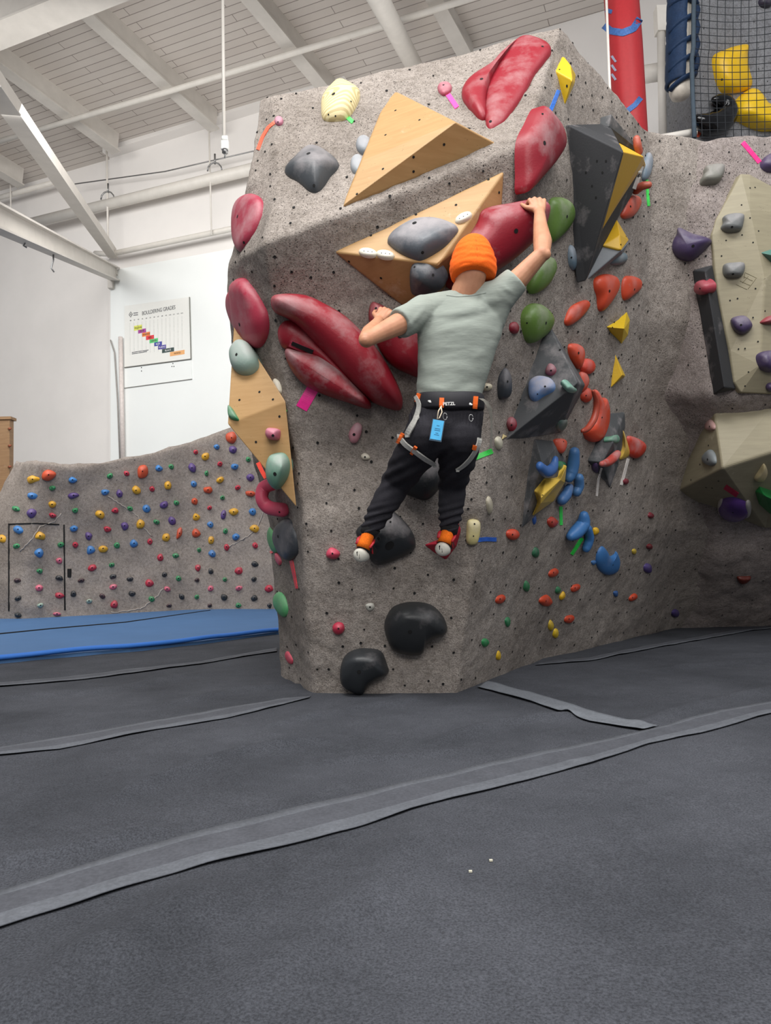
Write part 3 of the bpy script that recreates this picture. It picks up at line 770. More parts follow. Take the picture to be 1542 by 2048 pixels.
blocks = [(268, 284, 650, 661, '#dfe36a', 'YELLOW'), (276, 292, 657.5, 666.5, '#a94a9c', 'PINK'), (284, 300, 664, 673, '#f08a4a', 'ORANGE'), (292, 308, 670.5, 679.5, '#e2424a', 'RED'), (299, 316, 677, 686, '#5fcf7e', 'GREEN'),
          (308, 324, 683.5, 692, '#3a3f9c', 'BLUE'), (316, 332, 690, 698.5, '#4b3f9a', 'PURPLE'), (324, 348, 696, 705, '#40504e', 'BLACK'), (340, 369, 701.5, 711, '#e8ae74', 'WOOD')]
RT = Matrix((-WU, Vector((0, 0, 1)), -WN.cross(Vector((0, 0, 1))).cross(-WU) if False else WN)).transposed()
def text(s, x, y, h, c, off, parent, width=None, name='lettering'):
    cu = bpy.data.curves.new(name, 'FONT'); cu.body = s; cu.size = h; cu.extrude = 0.001; cu.align_x = 'CENTER'; cu.align_y = 'CENTER'
    to = bpy.data.objects.new(name, cu); C.objects.link(to); bpy.context.view_layer.update()
    dg = bpy.context.evaluated_depsgraph_get(); me = bpy.data.meshes.new_from_object(to.evaluated_get(dg)); bpy.data.objects.remove(to)
    me.name = name; me.materials.clear(); me.materials.append(c)
    xs = [v.co.x for v in me.vertices]; w = max(xs) - min(xs)
    p = Wp(x, y, off)
    for v in me.vertices:
        q = v.co.copy()
        if width: q.x *= width / w
        v.co = RT @ q
    o = bpy.data.objects.new(name, me); C.objects.link(o); o.parent = parent; o.location = p - wloc(parent); return o
for i, (x0, x1, y0, y1, c, s) in enumerate(blocks):
    # slopes follow the wall plane itself, so give the two edges the wall's own level
    zc = Wp((x0 + x1) / 2, (y0 + y1) / 2, pn); a = Wp(x0, (y0 + y1) / 2, pn + .003); w = (Wp(x1, (y0 + y1) / 2, pn) - Wp(x0, (y0 + y1) / 2, pn)).dot(-WU); hh = (y1 - y0) * 0.0092
    st = a.copy(); st.z = zc.z
    mb = MB(); pts = [st + Vector((0, 0, -hh / 2)), st - WU * w + Vector((0, 0, -hh / 2)), st - WU * w + Vector((0, 0, hh / 2)), st + Vector((0, 0, hh / 2))]
    mb.add(pts + [p - WN * 0.006 for p in pts], [(0, 1, 2, 3), (0, 4, 5, 1), (1, 5, 6, 2), (2, 6, 7, 3), (3, 7, 4, 0)])
    blk = mb.build('grade_bar', m_plain('print_' + s.lower(), c, 0.6, 0, 0.02), poster, smooth=False); blk['label'] = '%s grade bar' % {'WOOD': 'tan', 'PINK': 'purple-pink'}.get(s, s.lower())
    text(s, (x0 + x1) / 2, (y0 + y1) / 2, 0.05, m_plain('ink_' + s, '#e8e8e8' if s in ('BLUE', 'PURPLE', 'BLACK') else '#554433', .6), pn + .006, blk)
ink = m_plain('grey_ink', '#55565a', .6)
text('BOULDERING GRADES', 317, 621, 0.115, ink, pn + .003, poster, (Wp(349, 621) - Wp(284, 621)).length)
for i in range(14):
    x = 261 + i * 7.9; text('V%d' % i if i else 'VB', x, 641.5 - i * 1.13 - 0.3, 0.035, ink, pn + .003, poster)
gl = m_plain('faint_rule', '#d3d3cf', .6)
mb = MB()
for i in range(14):
    x = 260 + i * 8; mb.beam(Wp(x, 646 - i * 1.1, pn), Wp(x + .5, 710 - i * 1.0, pn), 0.012, 0.006, up=WN)
mb.build('printed_rules', gl, poster, smooth=False)
mb = MB()
for dy in (0, 3): mb.beam(Wp(264, 705 + dy, pn), Wp(297 - dy, 700 + dy, pn), 0.006, 0.014)
mb.build('small_print', ink, poster, smooth=False)
mb = MB(); cpt = Wp(261.5, 629, pn + .002); mb.tube([cpt + (-WU * math.cos(t * PI / 2) + Vector((0, 0, 1)) * math.sin(t * PI / 2) * 1.25) * 0.045 for t in range(5)], 0.006, 5); mb.tube([cpt - WU * .02 + Vector((0, 0, -.02)), cpt + Vector((0, 0, .02)), cpt + WU * .02 + Vector((0, 0, -.02))], 0.005, 5); mb.build('logo', ink, poster)
mb = MB()
for dy in (-2.5, 1.5): mb.beam(Wp(267, 629 + dy, pn), Wp(276, 628 + dy, pn), 0.006, 0.016)
mb.build('logo_print', ink, poster, smooth=False)
# conduits at the wall corner
pipe('pale square conduit standing on the wall left of the grades chart', [Wp(241, 674, .12), Wp(246, 935, .12)], 0.045, m_plain('pinkish_conduit', '#d9cfca', .5), 'conduit')['category'] = 'conduit'
pipe('thin grey cable running down beside the pale conduit', [Wp(221, 680, .09), Wp(229, 705, .09), Wp(235, 800, .09), Wp(240, 930, .09)], 0.014, m_plain('grey_cable', '#9b9792', .6), 'cable')['category'] = 'cable'
# wooden post, far left
mb = MB(); a = P(12, 838, 13.0); b2 = P(12, 1000, 13.0); mb.beam(b2 - Vector((0, 0, 2)), a, 0.2, 0.14, up=Vector((0, 1, 0))); mb.box(a + Vector((0, 0, 0.0)), (0.27, 0.2, 0.05))
o = mb.build('wooden_post', MAT['post'], smooth=False); tag(o, 'brown wooden post with capped top at the left frame edge', 'post')
for y in (858, 892, 934, 968):
    mb = MB(); p = P(18, y, 12.92); mb.tube([p, p + Vector((0.05, -0.05, 0))], 0.022, 8); mb.build('peg', m_plain('peg', '#8a4b33', .5), o)
mb = MB(); 
for y in (870, 905, 945): mb = MB(); mb.tube([P(-20, y, 12.95), P(10, y, 12.95)], 0.008, 5); mb.build('wire', MAT['bolt'], o)

# --- upper right: padded columns, pipes, net and the wall behind
TARGETS['back'] = BVHTree.FromPolygons([wpt(-11, 0), wpt(s_c, 0), wpt(s_c, 13), wpt(-11, 13)], [(0, 1, 2, 3)])
padr = m_fabric('red_vinyl_pad', '#9c2c30', 0.05, 40, .05, 3, .45); padb = m_fabric('blue_tape_band', '#3d5f96', 0.2, 60, .1, 12, .5)
e = empty('padded_column', P(1262, 330, 6.6), 'red padded column wrapped with blue bands rising behind the boulder', 'column')
mb = MB(); mb.tube([P(1238, -60, 6.6), P(1250, 90, 6.6), P(1262, 260, 6.6), P(1275, 480, 6.6)], [.155, .155, .145, .14], 28); colm = mb.build('red_pad', padr, e)
TARGETS['pad'] = bvh_of(colm)
ribbon([(1205, 48), (1222, 62), (1245, 66), (1266, 58), (1279, 38)], 14, ['pad'], 0.006, 20, 'blue_band', 0.002, e, padb, maxjump=.5)
ribbon([(1255, 222), (1270, 210), (1281, 196)], 10, ['pad'], 0.006, 12, 'blue_band', 0.002, e, padb, maxjump=.5)
ribbon([(1212, 20), (1224, 24)], 8, ['pad'], 0.006, 6, 'blue_band', 0.002, e, padb)
for y in (112, 130, 148): ribbon([(1224, y), (1232, y + 12)], 4, ['pad'], 0.006, 6, 'tape_scrap', 0.002, e, m_plain('scuff', '#8f93a8', .6))
mb = MB(); mb.tube([P(1212, -20, 6.4), P(1219, 160, 6.4), P(1224, 260, 6.4)], 0.012, 8); mb.build('side_tube', MAT['pipe'], e)
e = empty('wrapped_pipe', P(1360, 190, 7.2), 'cream hanging pipe wrapped in a dark blue spiral pad, left of the net', 'pipe')
pa, pb = P(1365, -40, 7.2), P(1360, 185, 7.2); mb = MB(); mb.tube([pa, pa.lerp(pb, .5), pb, pb - Vector((0, 0, .05)), pb - Vector((0, 0, .075))], [.105, .105, .105, .085, .03], 20); mb.build('core', m_plain('cream_core', '#c9c1b4', .6), e)
navy = m_fabric('navy_pad', '#22344f', 0.15, 60, .2, 6, .6)
dirp = (pb - pa); rp = 0.14; V = []; Fc = []
ns, nn_ = 26, 10
mb = MB()
for i in range(ns + 1):
    t = i / ns * .93; cpt = pa.lerp(pb, t)
    for j in range(nn_):
        a = math.radians(120 + 150 * j / (nn_ - 1)); r = rp + (0.008 if i % 5 else 0)
        V.append(cpt + Vector((math.cos(a) * r, math.sin(a) * r, 0)))
Fc = [(i * nn_ + j, i * nn_ + j + 1, (i + 1) * nn_ + j + 1, (i + 1) * nn_ + j) for i in range(ns) for j in range(nn_ - 1)]
o = mk('side_pad', V, Fc, navy, e); s_ = o.modifiers.new('solid', 'SOLIDIFY'); s_.thickness = 0.03
for y0 in (18, 50, 92, 128, 165):
    mb = MB(); pts = []
    for k in range(9):
        a = math.radians(200 + 150 * k / 8); cpt = P(1362, y0 + 22 - 34 * k / 8 if y0 > 20 else y0, 7.2); pts.append(cpt + Vector((math.cos(a) * rp, math.sin(a) * rp, 0)))
    mb.tube(pts, .032, 8, flat=.5); mb.build('spiral_strap', navy, e)
mb = MB()
for k in range(13): pass
mb.tube([P(1392 + (3 if k % 2 else -2), -30 + 17 * k, 7.15) for k in range(11)], .03, 8); mb.build('edge_roll', navy, e)
pipe('thick horizontal pipe on the wall right of the red column', [P(1270, 152, 8.6), P(1345, 140, 8.4)], 0.1)
pipe('slim upright conduit between red column and blue wrapped pipe', [P(1322, 62, 8.2), P(1326, 300, 8.2)], 0.045)['category'] = 'pipe'
mb = MB(); mb.box(P(1325, 42, 8.2), (.16, .12, .3)); o = mb.build('junction_box', MAT['pipe'], smooth=False); tag(o, 'pale metal box on top of the slim upright conduit', 'box')
pipe('horizontal white pipe lying just above the right climbing wall top', [P(1290, 282, 6.9), P(1392, 264, 6.9)], 0.035)
# upper wall
g0 = [P(1386, -40, 7.4), P(1470, -40, 7.6), P(1560, -40, 7.8), P(1700, -40, 8)]
g1 = [P(1388, 130, 7.5), P(1470, 130, 7.7), P(1560, 130, 7.9), P(1700, 130, 8.1)]
g2 = [P(1384, 330, 7.7), P(1470, 330, 7.9), P(1560, 330, 8), P(1700, 330, 8.3)]
g3 = [p + Vector((0, .1, -3.0)) for p in g2]
g = [[r[0] + Vector((.1, 1.2, 0))] + r for r in (g0, g1, g2, g3)]
V, Fc, S = lattice('u', g, 0.06, None, 0.015, 2, 40)
wall_obj('climbing_wall', 'light grey climbing wall behind the black net at upper right', V, Fc, S, MAT['rock_grey'], nuts(S, 6, 6, 1, 9, 0.006))
TARGETS['upper'] = BVHTree.FromPolygons(V, Fc)
# net
mb = MB(); 
def npt(u, v):
    x = 1389 + 172 * u - 6 * math.sin(v * PI) * (1 - u) + (4 if v < .6 else 0) * (1 - u); y = -140 + 415 * v + 14 * math.sin(u * PI) * (1 - v) - 3 * u
    return P(x, y, 6.9 + 0.12 * math.sin(u * 5 + v * 4))
for i in range(12): mb.tube([npt(i / 11, v / 16) for v in range(17)], 0.0036, 4)
for j in range(29): mb.tube([npt(u / 12, j / 28) for u in range(13)], 0.0036, 4)
net = mb.build('safety_net', m_plain('black_net', '#22262b', .8)); tag(net, 'black square-mesh net hanging in front of the upper right wall', 'net')
mb = MB(); mb.tube([npt(0, v / 16) for v in range(17)], 0.022, 6); mb.build('border_rope', m_plain('dark_rope', '#3d4a55', .9), net)
# ================================================================== MAT SEAM STRIPS
MAT['strip'] = m_fabric('grey_seam_strip', '#505258', 0.14, 90, .15, 9, .8)
MAT['strip2'] = m_fabric('grey_seam_strip_light', '#6d7177', 0.14, 90, .15, 9, .8)
MAT['strip_edge'] = m_fabric('grey_seam_strip_edge', '#5f6268', 0.14, 90, .15, 9, .8)
def strip(label, top, bot, mat, off=0.006, lip=True):
    """cloth strip on the mat between two edge polylines given in the photo"""
    def res(path, n):
        seg = [math.dist(a, b) for a, b in zip(path[:-1], path[1:])]; tot = sum(seg); out = []
        for k in range(n + 1):
            d = tot * k / n
            for s, (a, b) in zip(seg, zip(path[:-1], path[1:])):
                if d <= s + 1e-6: out.append((a[0] + (b[0] - a[0]) * d / s, a[1] + (b[1] - a[1]) * d / s)); break
                d -= s
            else: out.append(path[-1])
        return out
    n = 110; A = res(top, n); B = res(bot, n); V = []; m = 6
    for a, b in zip(A, B):
        for j in range(m + 1):
            t = j / m; p = F(a[0] + (b[0] - a[0]) * t, a[1] + (b[1] - a[1]) * t)
            wav = 0.004 * noise.noise(Vector((p.x * 5, p.y * 5, j * .3)))
            V.append(Vector((p.x, p.y, hz(p.x, p.y) + off + wav + (0.003 if j == m else 0))))
    W = m + 1; k = len(V); Fc = [(i * W + j, i * W + j + 1, (i + 1) * W + j + 1, (i + 1) * W + j) for i in range(n) for j in range(m)]
    o = mk('mat_seam_strip', V, Fc, mat); tag(o, label, 'seam strip', 'grey strips covering the mat seams')
    s = o.modifiers.new('solid', 'SOLIDIFY'); s.thickness = 0.003; s.offset = -1
    o.data.materials.append(MAT['strip_edge' if mat is MAT['strip'] else 'strip2'])
    o.data.polygons.foreach_set('material_index', [1 if (f % m) in (0, m - 1, m - 2) else 0 for f in range(len(o.data.polygons))])
    return o
strip('long wide grey seam strip from the lower left across the mat to the right edge', [(-30, 1797), (150, 1745), (380, 1680), (600, 1625), (860, 1563), (1080, 1512), (1300, 1468), (1400, 1438), (1560, 1405)],
      [(-30, 1876), (60, 1845), (200, 1803), (420, 1742), (560, 1708), (700, 1672), (900, 1608), (1050, 1572), (1180, 1540), (1300, 1497), (1400, 1477), (1560, 1432)], MAT['strip'])
strip('grey seam strip on the left ending at the bottom left corner of the boulder', [(-30, 1508), (200, 1468), (400, 1430), (560, 1402), (622, 1396)], [(-30, 1522), (120, 1505), (300, 1470), (450, 1442), (560, 1415), (618, 1400)], MAT['strip'])
strip('pale short seam strip running from the boulder foot toward the right', [(975, 1368), (1080, 1395), (1200, 1432), (1318, 1462)], [(955, 1379), (1060, 1408), (1180, 1448), (1285, 1470)], MAT['strip2'], 0.010)
strip('thin far seam strip at left just in front of the blue mat', [(-30, 1372), (200, 1352), (400, 1330), (554, 1300)], [(-30, 1380), (200, 1360), (400, 1334), (554, 1307)], MAT['strip'])
strip('thin far seam strip along the foot of the right climbing wall', [(1078, 1330), (1180, 1318), (1300, 1294), (1420, 1272), (1545, 1256)], [(1070, 1336), (1180, 1325), (1300, 1302), (1420, 1279), (1545, 1260)], MAT['strip'])
for i, (x, y) in enumerate(((941, 1746), (982, 1724))):
    mb = MB(); p = F(x, y, hz(*F(x, y).xy)); mb.box(p + Vector((0, 0, .004)), (.008, .005, .004)); tag(mb.build('paper_scrap', m_plain('paper', '#d8d4c0', .8), smooth=False), ('tiny pale crumb on the front mat, left one of two', 'tiny pale crumb on the front mat, right one of two')[i], 'crumb')
mb = MB(); mb.tube([F(x, y, hz(*F(x, y).xy) + .005) for x, y in ((172, 1750), (160, 1748), (150, 1760), (156, 1766), (176, 1764))], .0012, 5); tag(mb.build('loose_thread', m_plain('thread', '#b5b2a0', .8)), 'loose pale thread lying on the mat at lower left', 'thread')

# ================================================================== HOLDS
RED, DKRED, PINK, ORG = '#8c1626', '#7e1420', '#d4687e', '#cc4829'
BLK, GRY, GRN, LGRN = '#232527', '#565b61', '#5b7a33', '#5fae72'
BLU, YEL, PUR, CRM = '#3c72ad', '#e6b51c', '#463a5a', '#cfc8a8'
BW = ['boulder']
# --- plywood volumes
volume('large upper birch plywood volume on the pale top face of the boulder', [(780, 177, 0), (993, 287, 0), (685, 411, 0), (912, 244, .17), (722, 322, .05)], [0, 1, 2],
       [(0, 4, 3), (0, 3, 1), (4, 2, 3), (3, 2, 1), (0, 2, 4)], MAT['wood'], BW, reg='w1', cen=(800, 290),
       holes=((791, 221), (839, 240), (771, 270), (888, 289), (827, 314), (766, 338), (827, 343), (714, 388), (838, 357)))
volume('middle birch plywood volume under the overhang edge with two grey holds on it', [(669, 504, 0), (1008, 343, 0), (1003, 430, 0), (842, 640, 0), (877, 528, .30)], [0, 1, 2, 3],
       [(0, 4, 1), (0, 3, 4), (1, 4, 2), (4, 3, 2)], MAT['wood'], BW, reg='w2', cen=(830, 470),
       holes=((912, 410), (977, 359), (785, 478), (742, 471), (832, 429), (762, 556), (698, 523), (998, 385)))
V_ = [P(468, 640, 4.33), P(571, 803, 4.0), P(593, 1015, 4.06), P(455, 848, 4.08), P(560, 800, 4.9)]
o = mk('climbing_volume', V_, [(0, 3, 1), (3, 2, 1), (0, 4, 3), (3, 4, 2), (0, 1, 4), (1, 2, 4)], MAT['wood'], smooth=False)
tag(o, 'left birch plywood volume jutting out from the left side of the boulder', 'climbing volume'); TARGETS['w3'] = bvh_of(o)
for q in ((479, 800), (519, 784), (546, 799), (512, 884), (559, 833), (535, 938)):
    r = ray(*q); hit = TARGETS['w3'].ray_cast(CAM, r)
    if hit[0]: mb = MB(); disc(mb, hit[0], hit[1] if hit[1].dot(r) < 0 else -hit[1], .007, 9, .0015); mb.build('bolt_hole', MAT['dark'], o, smooth=False)
bevel(o, .006)

# --- upper face
hold('dark grey diamond-shaped hold on the upper left of the boulder top face', [(618, 294), (650, 303), (679, 330), (662, 356), (640, 384), (622, 386), (596, 366), (569, 344), (588, 318)], .13, '#3f4347', (632, 338), BW, .35, power=1.6, holes=((617, 307, .012), (628, 371)))
hold('upper small grey-blue hold peeking out beside the upper plywood volume', ell(728, 292, 16, 18), .06, '#7f868c', None, BW, .3)
hold('lower small grey-blue hold peeking out beside the upper plywood volume', ell(716, 332, 15, 20), .06, '#8a9196', None, BW, .3)
hold('cream laminated plywood hold with ring pattern near the boulder top edge', [(680, 161), (706, 172), (720, 184), (718, 206), (705, 228), (682, 241), (648, 240), (642, 217), (645, 195), (660, 175)], .08, CRM, (690, 200), BW, 0, power=1.8, holes=((667, 188, .012), (702, 203, .005), (657, 229, .005), (671, 232, .005)), lump=0)
wm = bpy.data.objects['climbing_hold.002' if 'climbing_hold.002' in bpy.data.objects else 'climbing_hold']
m, nt, b = newmat('laminated_rings'); co = objco(nt); wv = N(nt, 'ShaderNodeTexWave', wave_type='RINGS'); wv.inputs['Scale'].default_value = 14; wv.inputs['Distortion'].default_value = 1.5; wv.inputs['Detail'].default_value = 1
nt.links.new(co, wv.inputs['Vector']); nt.links.new(ramp(nt, wv.outputs['Fac'], [(0.35, lin('#b9a878')), (0.6, lin('#d6c99c'))]), b.inputs['Base Color']); b.inputs['Roughness'].default_value = .6
for oo in bpy.data.objects:
    if oo.get('label', '').startswith('cream laminated'): oo.data.materials[0] = m
hold('tiny dull pink hold near the top left corner of the boulder', ell(558, 243, 9, 9), .03, '#b06a80', None, BW, .3, holes=((556, 244, .004),))
tape('orange-red tape curving from the tiny pink hold down over the left boulder edge', [(551, 244), (537, 255), (525, 275), (516, 300)], 6, '#f0684e', BW)
tape('short bright green tape below the cream ringed hold', [(690, 231), (706, 245)], 8, '#43e05a', BW)
hold('small dusty dark pink hold above the pink tape at top', [(880, 168), (895, 166), (904, 175), (900, 186), (885, 191), (875, 180)], .05, '#9c4356', None, BW, .35, holes=((887, 170, .006),))
tape('hot pink tape at top between the small pink hold and the big red hold', [(894, 187), (914, 216)], 10, '#ff4f9a', BW)
o = hold('large two-lobed red hold near the boulder peak', [(1045, 76), (1075, 80), (1098, 92), (1102, 106), (1090, 125), (1068, 155), (1050, 190), (1027, 225), (1010, 250), (985, 266), (973, 260), (970, 225), (972, 195), (980, 165), (997, 130), (1018, 96)], .17, RED, [(1062, 105), (1010, 175), (990, 225)], BW, .3, holes=((1085, 93), (981, 243)))
hold('paler flank lobe', [(1040, 80), (1010, 105), (985, 132), (942, 160), (926, 178), (924, 196), (936, 218), (958, 242), (970, 243), (974, 235), (974, 195), (990, 150), (1020, 105)], .10, RED, [(975, 160), (950, 195)], BW, .2, parent=o, holes=((963, 158, .01),), name='lobe')
volume('yellow diamond-shaped faceted hold near the boulder peak', [(1127, 112, .0), (1152, 150, 0), (1149, 168, 0), (1130, 210, 0), (1111, 141, 0), (1145, 160, .1), (1141, 130, .06)], [0, 1, 2, 3, 4], [(0, 4, 5, 6), (0, 6, 1), (6, 5, 2, 1), (5, 3, 2), (4, 3, 5)], m_hold('#d9b21e', .1), BW, name='climbing_hold', cat='climbing hold', bev=.008, cen=(1130, 160), holes=((1119, 139, .005), (1134, 172, .008)))
tape('blue tape between the yellow diamond hold and the tall red hold', [(1117, 181), (1099, 225)], 7, '#2f76d8', BW)
hold('tall pointed red hold just right of the boulder corner, above the raised hand', [(1081, 213), (1096, 222), (1120, 255), (1128, 290), (1112, 320), (1085, 352), (1050, 386), (1047, 345), (1048, 282), (1064, 245)], .17, RED, [(1098, 262), (1085, 310)], BW, .5, power=1.9, plane=(cast(1066, 300, BW)[0] + cast(1112, 300, BW)[1] * .02 + cast(1058, 300, BW)[1] * .02, (cast(1058, 300, BW)[1] + cast(1112, 300, BW)[1] * .8).normalized()), holes=((1089, 286, .011), (1085, 228, .006)))
# --- left edge
hold('faded pink-red oval hold on the upper left edge of the boulder', [(497, 389), (515, 391), (524, 405), (520, 440), (505, 480), (487, 503), (476, 500), (467, 475), (467, 430), (476, 403)], .11, '#a03247', [(495, 420), (490, 465)], BW, .45, holes=((475, 433, .01), (488, 485)), cen=(500, 450))
o = hold('large faded pink-red hold with a crease on the left shoulder of the boulder', [(480, 556), (500, 561), (525, 600), (537, 640), (535, 675), (522, 696), (500, 690), (478, 668), (470, 640), (466, 600), (465, 572)], .15, '#aa3348', [(496, 590), (508, 640)], BW, .4, cen=(500, 630), holes=((479, 649, .011),))
hold(None, [(468, 575), (456, 588), (453, 610), (460, 635), (468, 652), (482, 664), (482, 640), (476, 605), (480, 580)], .12, '#b03e53', [(470, 600), (474, 635)], None, .4, parent=o, name='lobe', plane=local_plane([(480, 556), (525, 600), (537, 640), (522, 696), (478, 668), (466, 600)], BW, (500, 630)))
hold('pale green-grey round hold high on the left plywood volume', [(483, 684), (500, 690), (514, 712), (518, 735), (502, 750), (480, 749), (466, 735), (462, 710), (470, 692)], .09, '#8ea59a', (492, 712), ['w3'], .5, holes=((473, 709, .009),), cen=(490, 720))
hold('small mottled green hold at the left corner of the left plywood volume', [(457, 812), (464, 816), (472, 828), (478, 840), (468, 841), (458, 833)], .03, '#3f8a5c', None, ['w3'], .4, cen=(466, 830))
hold('dusty pink block hold on the lower half of the left plywood volume', [(536, 857), (547, 856), (560, 860), (561, 872), (557, 880), (540, 879), (533, 868)], .07, '#c0627a', (547, 868), ['w3'], .3, holes=((546, 871, .008),))
hold('green-grey egg-shaped hold low on the left plywood volume', [(552, 906), (570, 907), (580, 925), (577, 952), (562, 975), (549, 978), (536, 962), (532, 938), (538, 914)], .11, '#6d9a84', (562, 935), ['w3'], .6, power=1.8, holes=((550, 948, .011),))
hold('small cream hold on the left front edge of the boulder above green tape', [(550, 757), (559, 764), (564, 784), (558, 792), (551, 786), (548, 770)], .03, '#c9c3b0', None, BW, .3)
tape('bright green tape running down the left front edge beside the plywood', [(557, 792), (564, 806), (571, 824)], 7, '#47e368', BW)
def sweep(label, path, radii, col, keys, lift, chalk=.3, n=14, flat=1.0, parent=None, name='climbing_hold', holes=(), group=None):
    pts = []; p0, nn = local_plane(path, keys)
    for (x, y), l in zip(path, lift if isinstance(lift, (list, tuple)) else [lift] * len(path)): pts.append(onplane(x, y, p0 + nn * l, nn))
    D = sum((p - CAM).length for p in pts) / len(pts); rr = [r * D / FPX for r in radii]; fine = []; fr = []
    for i in range(len(pts) - 1):
        for t in range(6):
            f = t / 6; a, b_, c, d_ = pts[max(0, i - 1)], pts[i], pts[i + 1], pts[min(len(pts) - 1, i + 2)]
            fine.append(0.5 * (2 * b_ + (c - a) * f + (2 * a - 5 * b_ + 4 * c - d_) * f * f + (3 * b_ - a - 3 * c + d_) * f ** 3)); fr.append(rr[i] + (rr[i + 1] - rr[i]) * f)
    fine.append(pts[-1]); fr.append(rr[-1])
    e0 = (fine[0] - fine[1]).normalized(); e1 = (fine[-1] - fine[-2]).normalized()
    fine = [fine[0] + e0 * fr[0] * .8, fine[0] + e0 * fr[0] * .5] + fine + [fine[-1] + e1 * fr[-1] * .5, fine[-1] + e1 * fr[-1] * .8]
    fr = [fr[0] * .35, fr[0] * .8] + fr + [fr[-1] * .8, fr[-1] * .35]
    mb = MB(); mb.tube(fine, fr, n, ref=nn, flat=flat); o = mb.build(name, m_hold(col, chalk), parent, p0)
    if parent is None: tag(o, label, 'climbing hold', group)
    t_ = bvh_of(o)
    for q in holes:
        r = ray(q[0], q[1]); hit = t_.ray_cast(CAM, r)
        if hit[0]: m_ = MB(); disc(m_, hit[0], hit[1] if hit[1].dot(r) < 0 else -hit[1], q[2], 9, .0015); m_.build('bolt_hole', MAT['dark'], o, smooth=False)
    return o
tape('red-orange tape crossing below the bottom of the left plywood volume', [(516, 925), (524, 942), (532, 956)], 8, '#f5503f', ['w3', 'boulder'])
sweep('pink C-shaped pinch hold curling out below the left plywood volume', [(545, 968), (528, 976), (524, 998), (538, 1015), (566, 1020)], [13, 14, 13, 14, 14], '#d2506a', BW, [.03, .07, .1, .08, .04], .5, holes=((537, 961, .005), (559, 1024, .006)))
hold('dark slate teardrop hold on the left edge above the red tape', [(577, 1036), (590, 1058), (596, 1090), (594, 1112), (580, 1121), (564, 1110), (552, 1090), (548, 1072), (556, 1050)], .10, '#3c4046', [(572, 1065), (576, 1095)], BW, .45, holes=((556, 1073, .01),), cen=(575, 1080))
hold('green hold half hidden behind the dark slate teardrop hold', [(540, 1054), (547, 1062), (556, 1085), (558, 1103), (549, 1105), (540, 1090), (536, 1070)], .06, '#4f9a5f', None, BW, .3, cen=(552, 1085))
tape('thin pink-red tape arc at the far left boulder edge beside the green hold', [(534, 1042), (533, 1062), (537, 1088), (545, 1106)], 6, '#f2656c', BW)
hold('little pink hold under the green one at the left boulder edge', [(551, 1106), (560, 1112), (564, 1124), (560, 1131), (552, 1120)], .03, '#d4566a', None, BW, .2, cen=(557, 1118))
tape('red tape hanging straight down below the dark slate teardrop hold', [(583, 1121), (588, 1145), (594, 1177)], (7, 4), '#ee3b44', BW)
hold('leaf-shaped light green hold low on the left side of the boulder', [(559, 1183), (568, 1190), (576, 1212), (576, 1230), (568, 1234), (556, 1222), (549, 1208), (550, 1192)], .05, '#5fae72', (562, 1208), BW, .25, cen=(564, 1210))
hold('small pink hold near the foot of the left side of the boulder', [(573, 1303), (579, 1305), (586, 1318), (585, 1328), (577, 1325), (571, 1312)], .03, '#e0566a', None, BW, .1)
# --- big red
o = hold('huge red sausage-shaped hold with slot left of the climber', [(543, 604), (551, 592), (580, 589), (615, 592), (650, 608), (690, 632), (722, 662), (752, 695), (778, 735), (800, 780), (805, 806), (797, 821), (768, 814), (738, 800), (700, 764), (665, 725), (630, 688), (598, 654), (572, 636), (550, 625)], .20, RED, [(572, 608), (640, 640), (700, 692), (750, 755)], BW, .45, n=80, K=9, cen=(670, 690))
hold('darker middle lobe', [(560, 652), (575, 641), (605, 648), (650, 690), (700, 750), (735, 800), (690, 765), (640, 722), (590, 705), (565, 695), (556, 672)], .09, '#8f1426', [(585, 668), (640, 705), (690, 755)], BW, .1, parent=o, name='lobe', cen=(610, 685), reg='redmid')
low = hold('chalked lower lobe', [(574, 698), (598, 703), (640, 712), (680, 738), (715, 775), (740, 802), (738, 818), (700, 807), (655, 792), (615, 774), (588, 748), (572, 715)], .15, RED, [(600, 722), (655, 757), (705, 790)], BW, .75, parent=o, name='lobe', cen=(640, 755))
ribbon([(580, 686), (629, 707)], 13, ['redmid'], .003, 10, 'slot_rim', .002, o, m_hold('#b8455a', .3)); ribbon([(584, 686), (626, 704)], 7, ['redmid'], .006, 10, 'slot', .002, o, MAT['dark'])
tape('broad hot pink tape strip below the huge red hold', [(626, 777), (603, 817)], 24, '#ee1f8f', BW)
hold('red hold gripped by the climber\'s lower left hand, partly behind his arm', [(742, 606), (756, 607), (785, 622), (815, 640), (850, 655), (858, 700), (842, 752), (812, 746), (785, 732), (765, 710), (748, 675), (737, 635)], .15, RED, [(772, 640), (812, 700)], BW, .45, K=9, holes=((800, 671, .014), (752, 617, .008)), cen=(800, 690), reg='lefthold')
ARM = hold('long thick red hold under the climber\'s raised right hand, passing behind his head', [(893, 568), (890, 530), (903, 488), (934, 448), (946, 424), (975, 414), (1012, 408), (1052, 400), (1073, 408), (1076, 428), (1062, 470), (1038, 497), (1000, 530), (950, 560), (912, 580)], .26, '#8a1628', [(925, 530), (985, 478), (1040, 440)], BW, .5, power=2.8, K=9, holes=((1032, 462, .012),), cen=(980, 490), reg='righthold')
